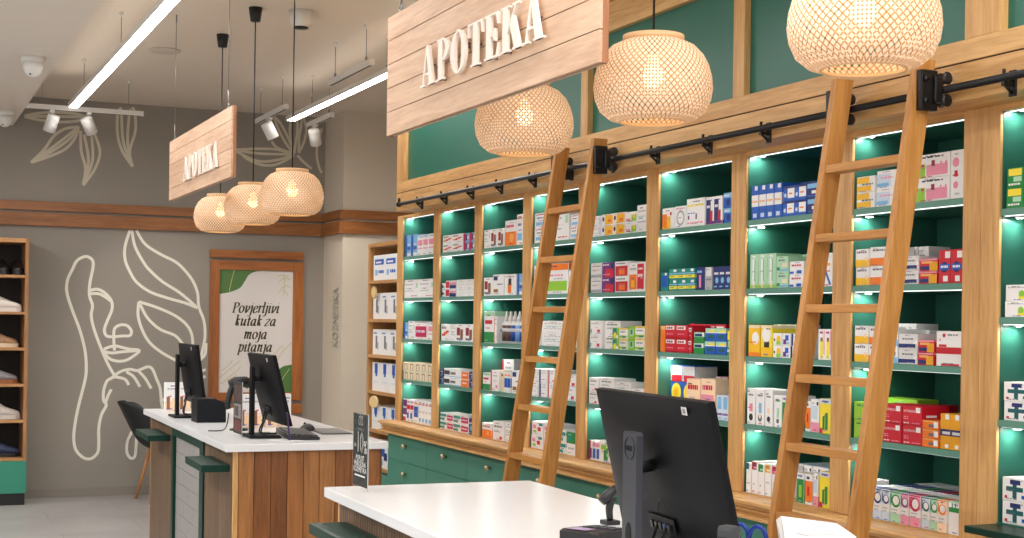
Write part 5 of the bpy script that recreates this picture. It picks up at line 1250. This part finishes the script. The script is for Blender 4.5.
def draw_ten(b, P, w, h):
    def T(s, size, u, v, m, sx=1.0): b.text(s, size, m, lambda x, y, z: P(u + x / w, v + y / h, 1), sx=sx)
    T('dd', .062, .52, .845, CHG, .8); b.add([P(.42, .965), P(.62, .965), P(.62, .975), P(.42, .975)], [(0, 1, 2, 3)], CHG)
    T('APOTEKA', .014, .52, .765, CHG)
    T('-10', .094, .40, .47, CHK, .78); T('-10', .094, .412, .472, CHK, .78); T('%', .058, .86, .47, CHK, .8)
    T('POPUST', .024, .50, .355, CHK); T('PRIRODNA', .024, .50, .275, CHK); T('KOZMETIKA', .024, .50, .195, CHK)
    b.add([P(.14, .135), P(.86, .135), P(.86, .155), P(.14, .155)], [(0, 1, 2, 3)], CHK)
sign_stand(1.402, 4.288, 4.437, .245, 'small black -10% sign in clear stand on the near white counter', mat('chalkboard_print', (24, 27, 24), .7, spec=.08), draw_ten)
def draw_menu(b, P, w, h):
    for u0, v0, u1, v1, c in ((.1, .62, .9, .95, (70, 44, 36)), (.1, .30, .9, .58, (130, 120, 116)), (.2, .34, .6, .54, (60, 60, 62)), (.1, .05, .9, .26, (96, 40, 34))):
        m = mat('menu_print_%d' % c[0], c, .7, spec=.1); b.add([P(u0, v0, u0 > .15), P(u1, v0, u0 > .15), P(u1, v1, u0 > .15), P(u0, v1, u0 > .15)], [(0, 1, 2, 3)], m)
sign_stand(1.497, 6.42, 6.585, .25, 'dark leaflet in clear stand beside the keyboard monitor', mat('menu_dark_print', (30, 22, 22), .7, spec=.08), draw_menu)

def scanner(loc, rz, label, lean=.35):
    t = thing('barcode_scanner', label, 'scanner', loc, rz)
    MB().lathe([(.045, 0), (.045, .008), (.018, .014), (0, .015)], BLACK, n=20).build('stand_base', t)
    MB().tube(catmull([(0, 0, .012), (0, 0, .08), (.005, 0, .14), (.0, 0, .195)], 5), .007, BLACKM, 10).build('stand_neck', t)
    M = Matrix.Translation((0, 0, .19))
    b = MB(); b.tube([(.05, 0, .035), (.02, 0, .045), (-.03, 0, .045), (-.05, 0, .035)], [.018, .026, .028, .026], BLACK, 12, M=M); b.box(-.056, -.048, -.022, .022, .016, .052, MDARK, .003, M=M); b.build('scanner_head', t)
    b = MB(); b.tube(catmull([(.03, 0, .03), (.045, 0, -.01), (.055, 0, -.06), (.05, 0, -.085)], 5), [.016] * 6 + [.015] * 5 + [.013] * 5, BLACK, 12, M=M); b.build('handle', t)
    b = MB(); b.tube(catmull([(.05, 0, .085), (.06, .01, .03), (.09, .05, .006), (.16, .06, .005)], 6), .0028, CABLE, 8); b.build('cord', t)
    return t
scanner((1.585, 6.86, CZ), PI, 'black barcode scanner on a stand behind the dark leaflet')
# hand scanner lying in its cradle behind the near monitor
t = thing('hand_scanner', 'black hand scanner standing behind the left edge of near monitor', 'scanner', (1.815, 3.43, CZ))
t.scale = (.60, .60, .62)
MB().box(-.035, .035, -.035, .035, .0005, .02, BLACK, .004).build('cradle', t)
MB().tube(catmull([(.0, 0, .02), (-.005, 0, .07), (.01, 0, .12)], 5), [.013, .015, .016, .016, .017, .018, .018, .018, .02, .022, .022], BLACK, 12).build('handle', t)
MB().tube([(.035, 0, .16), (.01, 0, .145), (-.03, 0, .115), (-.045, 0, .10)], [.016, .024, .024, .020], BLACK, 12).build('scanner_head', t)
# keyboard, mouse, slip, pad
t = thing('keyboard', 'black keyboard lying on the far counter by the nearer monitor', 'keyboard', (1.765, 6.45, CZ), math.radians(-7))
MB().prism([(-.07, .0004), (.07, .0004), (.07, .014), (-.07, .024)], -.22, .22, mat('keyboard_body', (22, 22, 25), .4), 'XZ').build('body', t)
b = MB()
for r in range(5):
    for c in range(15):
        x = -.058 + r * .025; zz = .024 - (x + .07) / .14 * .010; b.box(x, x + .02, -.21 + c * .028, -.21 + c * .028 + .024, zz - .002, zz + .005, mat('keyboard_keys', (34, 34, 38), .45))
b.build('keys', t)['kind'] = 'stuff'
t = thing('computer_mouse', 'black mouse on the far counter beyond the keyboard', 'mouse', (1.90, 6.76, CZ), .2)
b = MB(); vs = []; fs = []
for i in range(7):
    s = -1 + 2 * i / 6; hw = .031 * math.sqrt(max(.05, 1 - s * s * .82)); hh = .036 * math.sqrt(max(.05, 1 - (s + .15) ** 2 * .8))
    for k in range(9): a = PI * k / 8; vs.append((hw * math.cos(a), s * .055, .0006 + hh * math.sin(a)))
for i in range(6):
    for k in range(8): fs.append((i * 9 + k, i * 9 + k + 1, (i + 1) * 9 + k + 1, (i + 1) * 9 + k))
fs += [tuple(range(9)), tuple(54 + k for k in range(9))]
b.add(vs, fs, BLACK, smooth=True); b.build('body', t)
MB().lathe([(.007, -.004), (.009, 0), (.007, .004)], MDARK, (0, .028, .031), 12, 'X').build('wheel', t)
tag(MB().box(-.05, .05, -.07, .07, .0004, .0014, mat('white_paper', (232, 232, 230), .7)).build('paper_slip', loc=(1.655, 6.24, CZ), rot=(0, 0, .5)), 'white paper slip lying beside the black keyboard', 'paper')
t = thing('counter_pad', 'flat dark grey pad at the right edge of far counter', 'pad', (1.985, 6.66, CZ), math.radians(-4))
MB().box(-.075, .075, -.16, .16, .0004, .006, mat('grey_pad', (92, 90, 88), .6), .002).build('mat', t)
MB().box(-.068, .068, -.152, .152, .0062, .0072, mat('grey_pad_top', (104, 102, 99), .5)).build('inlay', t)
# purple lanyard, payment terminal, cup with scissors, white packet
t = thing('lanyard', 'purple lanyard hanging over the edge of keyboard monitor', 'lanyard', (1.625, 6.185, CZ))
MB().tube(catmull([(.014, -.012, .13), (.018, -.016, .12), (.024, -.012, .06), (.03, -.01, .02), (.034, -.008, .007)], 5), .0038, mat('purple_ribbon', (54, 34, 88), .6), 6).build('ribbon', t)
t = thing('payment_terminal', 'black payment terminal with lilac label at bottom of picture', 'terminal', (1.645, 3.17, CZ), math.radians(30))
b = MB(); b.prism([(-.085, .0004), (.085, .0004), (.085, .022), (.05, .030), (-.07, .036), (-.085, .032)], -.06, .06, mat('terminal_plastic', (14, 13, 19), .4), 'XZ'); b.build('body', t)
M = Matrix.Translation((-.045, 0, .0352)) @ Matrix.Rotation(.05, 4, 'Y')
MB().box(-.028, .018, -.01, .045, 0, .0012, mat('lilac_label', (176, 150, 190), .4), M=M).build('label', t)
b = MB()
M = Matrix.Translation((.03, 0, .0315)) @ Matrix.Rotation(.05, 4, 'Y')
for i in range(3):
    for j in range(4): b.box(-.035 + i * .02, -.02 + i * .02, -.045 + j * .024, -.028 + j * .024, 0, .003, mat('terminal_key', (70, 70, 78), .4), M=M)
b.build('keypad', t)
b = MB(); b.tube(catmull([(.07, .0, .012), (.10, -.005, .006), (.13, -.02, .004), (.16, -.04, .004)], 6), .0032, CABLE, 8); b.build('cord', t)
t = thing('card_reader', 'dark grey upright card reader at lower right corner of near monitor', 'card reader', (1.405, 2.195, CZ), math.radians(20))
MB().box(-.045, .045, -.04, .04, .0004, .012, BLACK, .004).build('base', t)
MB().box(-.014, .014, -.019, .019, .0125, .186, mat('reader_grey', (56, 58, 62), .4), .009).build('body', t)
MB().box(-.0148, -.0142, -.014, .014, .10, .165, SCREEN).build('display', t)
t = thing('scissors', 'blue handled scissors beside the grey cup', 'scissors', (1.80, 2.73, CZ), .6)
BH = mat('blue_scissor_handle', (22, 56, 150), .4)
for s in (-1, 1):
    b = MB(); ring = [(s * .006, s * .024 + .02 * math.cos(a), .066 + .028 * math.sin(a)) for a in [2 * PI * k / 18 for k in range(19)]]
    b.tube(ring, .0055, BH, 8); b.build('handle', t)
MB().prism([(-.006, .0006), (.004, .0006), (.012, .05), (-.012, .05)], -.002, .002, STEEL, 'YZ').build('blades', t)
b = MB(); 
vs = []; fs = []; rr = random.Random(3)
base = [(.078, .19), (.146, .052), (.076, -.091), (-.08, -.26), (-.18, -.21)]
for z, f in ((.0005, .96), (.055, 1.02), (.108, 1.0), (.118, .93)):
    for x, y in base: vs.append((x * f + rr.uniform(-.004, .004), y * f + rr.uniform(-.004, .004), z + (rr.uniform(-.004, .004) if z > .01 else 0)))
for i in range(3):
    for k in range(5): fs.append((i * 5 + k, i * 5 + (k + 1) % 5, (i + 1) * 5 + (k + 1) % 5, (i + 1) * 5 + k))
fs += [(0, 1, 2, 3, 4), (15, 16, 17, 18, 19)]
t = thing('paper_pack', 'crumpled white packet at the bottom right in front of ladder', 'packet', (1.78, 2.51, CZ))
b.add(vs, fs, mat('white_packet_paper', (238, 236, 236), .6, bump=.15, nscale=20)); b.build('packet', t)
MB().box(-.05, .03, -.10, -.06, .1195, .121, mat('packet_fold', (222, 220, 222), .6)).build('fold', t)

# ------------------------------------------------------------------ light, world, camera
def area(name, x, y, z, sx, sy, e, col, rot=(0, 0, 0)):
    l = bpy.data.lights.new(name, 'AREA'); l.shape = 'RECTANGLE'; l.size = sx; l.size_y = sy; l.energy = e; l.color = col
    o = bpy.data.objects.new(name, l); COL.objects.link(o); o.location = (x, y, z); o.rotation_euler = rot
WARM = (1.0, .98, .955)
# fill lights added out of view, behind and beside the camera, to brighten the room
area('unseen_fill_light', 1.33, .6, 3.2, .25, 5.5, 75, WARM)
area('unseen_fill_light', 3.03, .6, 3.2, .25, 5.5, 40, WARM)
area('unseen_fill_light', -1.2, 4.5, 3.2, .25, 9.0, 130, WARM)
area('unseen_fill_light', -1.4, 10.2, 3.2, .25, 4.5, 85, WARM)
w = bpy.data.worlds.new('added_ambient_fill'); sc.world = w; w.use_nodes = True  # invented ambient fill, entering by the open left and front sides
bg = w.node_tree.nodes['Background']; bg.inputs[0].default_value = (1.0, .985, .965, 1); bg.inputs[1].default_value = 1.25

cam = bpy.data.cameras.new('camera'); co = bpy.data.objects.new('camera', cam); COL.objects.link(co)
cam.sensor_width = 36; cam.lens = 36 * 1422 / 1024; cam.shift_y = 52 / 1024
yaw = -math.atan2(628, 1422)
co.matrix_world = Matrix.Translation((0, 0, 1.6)) @ Matrix.Rotation(yaw, 4, 'Z') @ Matrix.Rotation(PI / 2, 4, 'X') @ Matrix.Rotation(.014, 4, 'Z')
cam.clip_start = .05; cam.clip_end = 60
sc.camera = co
sc.cycles.max_bounces = 8; sc.cycles.transparent_max_bounces = 12; sc.cycles.use_denoising = True; sc.cycles.sample_clamp_indirect = 6
sc.cycles.caustics_reflective = False; sc.cycles.caustics_refractive = False
vs_ = sc.view_settings; vs_.view_transform = 'Standard'; vs_.look = 'None'; vs_.gamma = 1.0; vs_.exposure = 0.22; vs_.use_curve_mapping = False
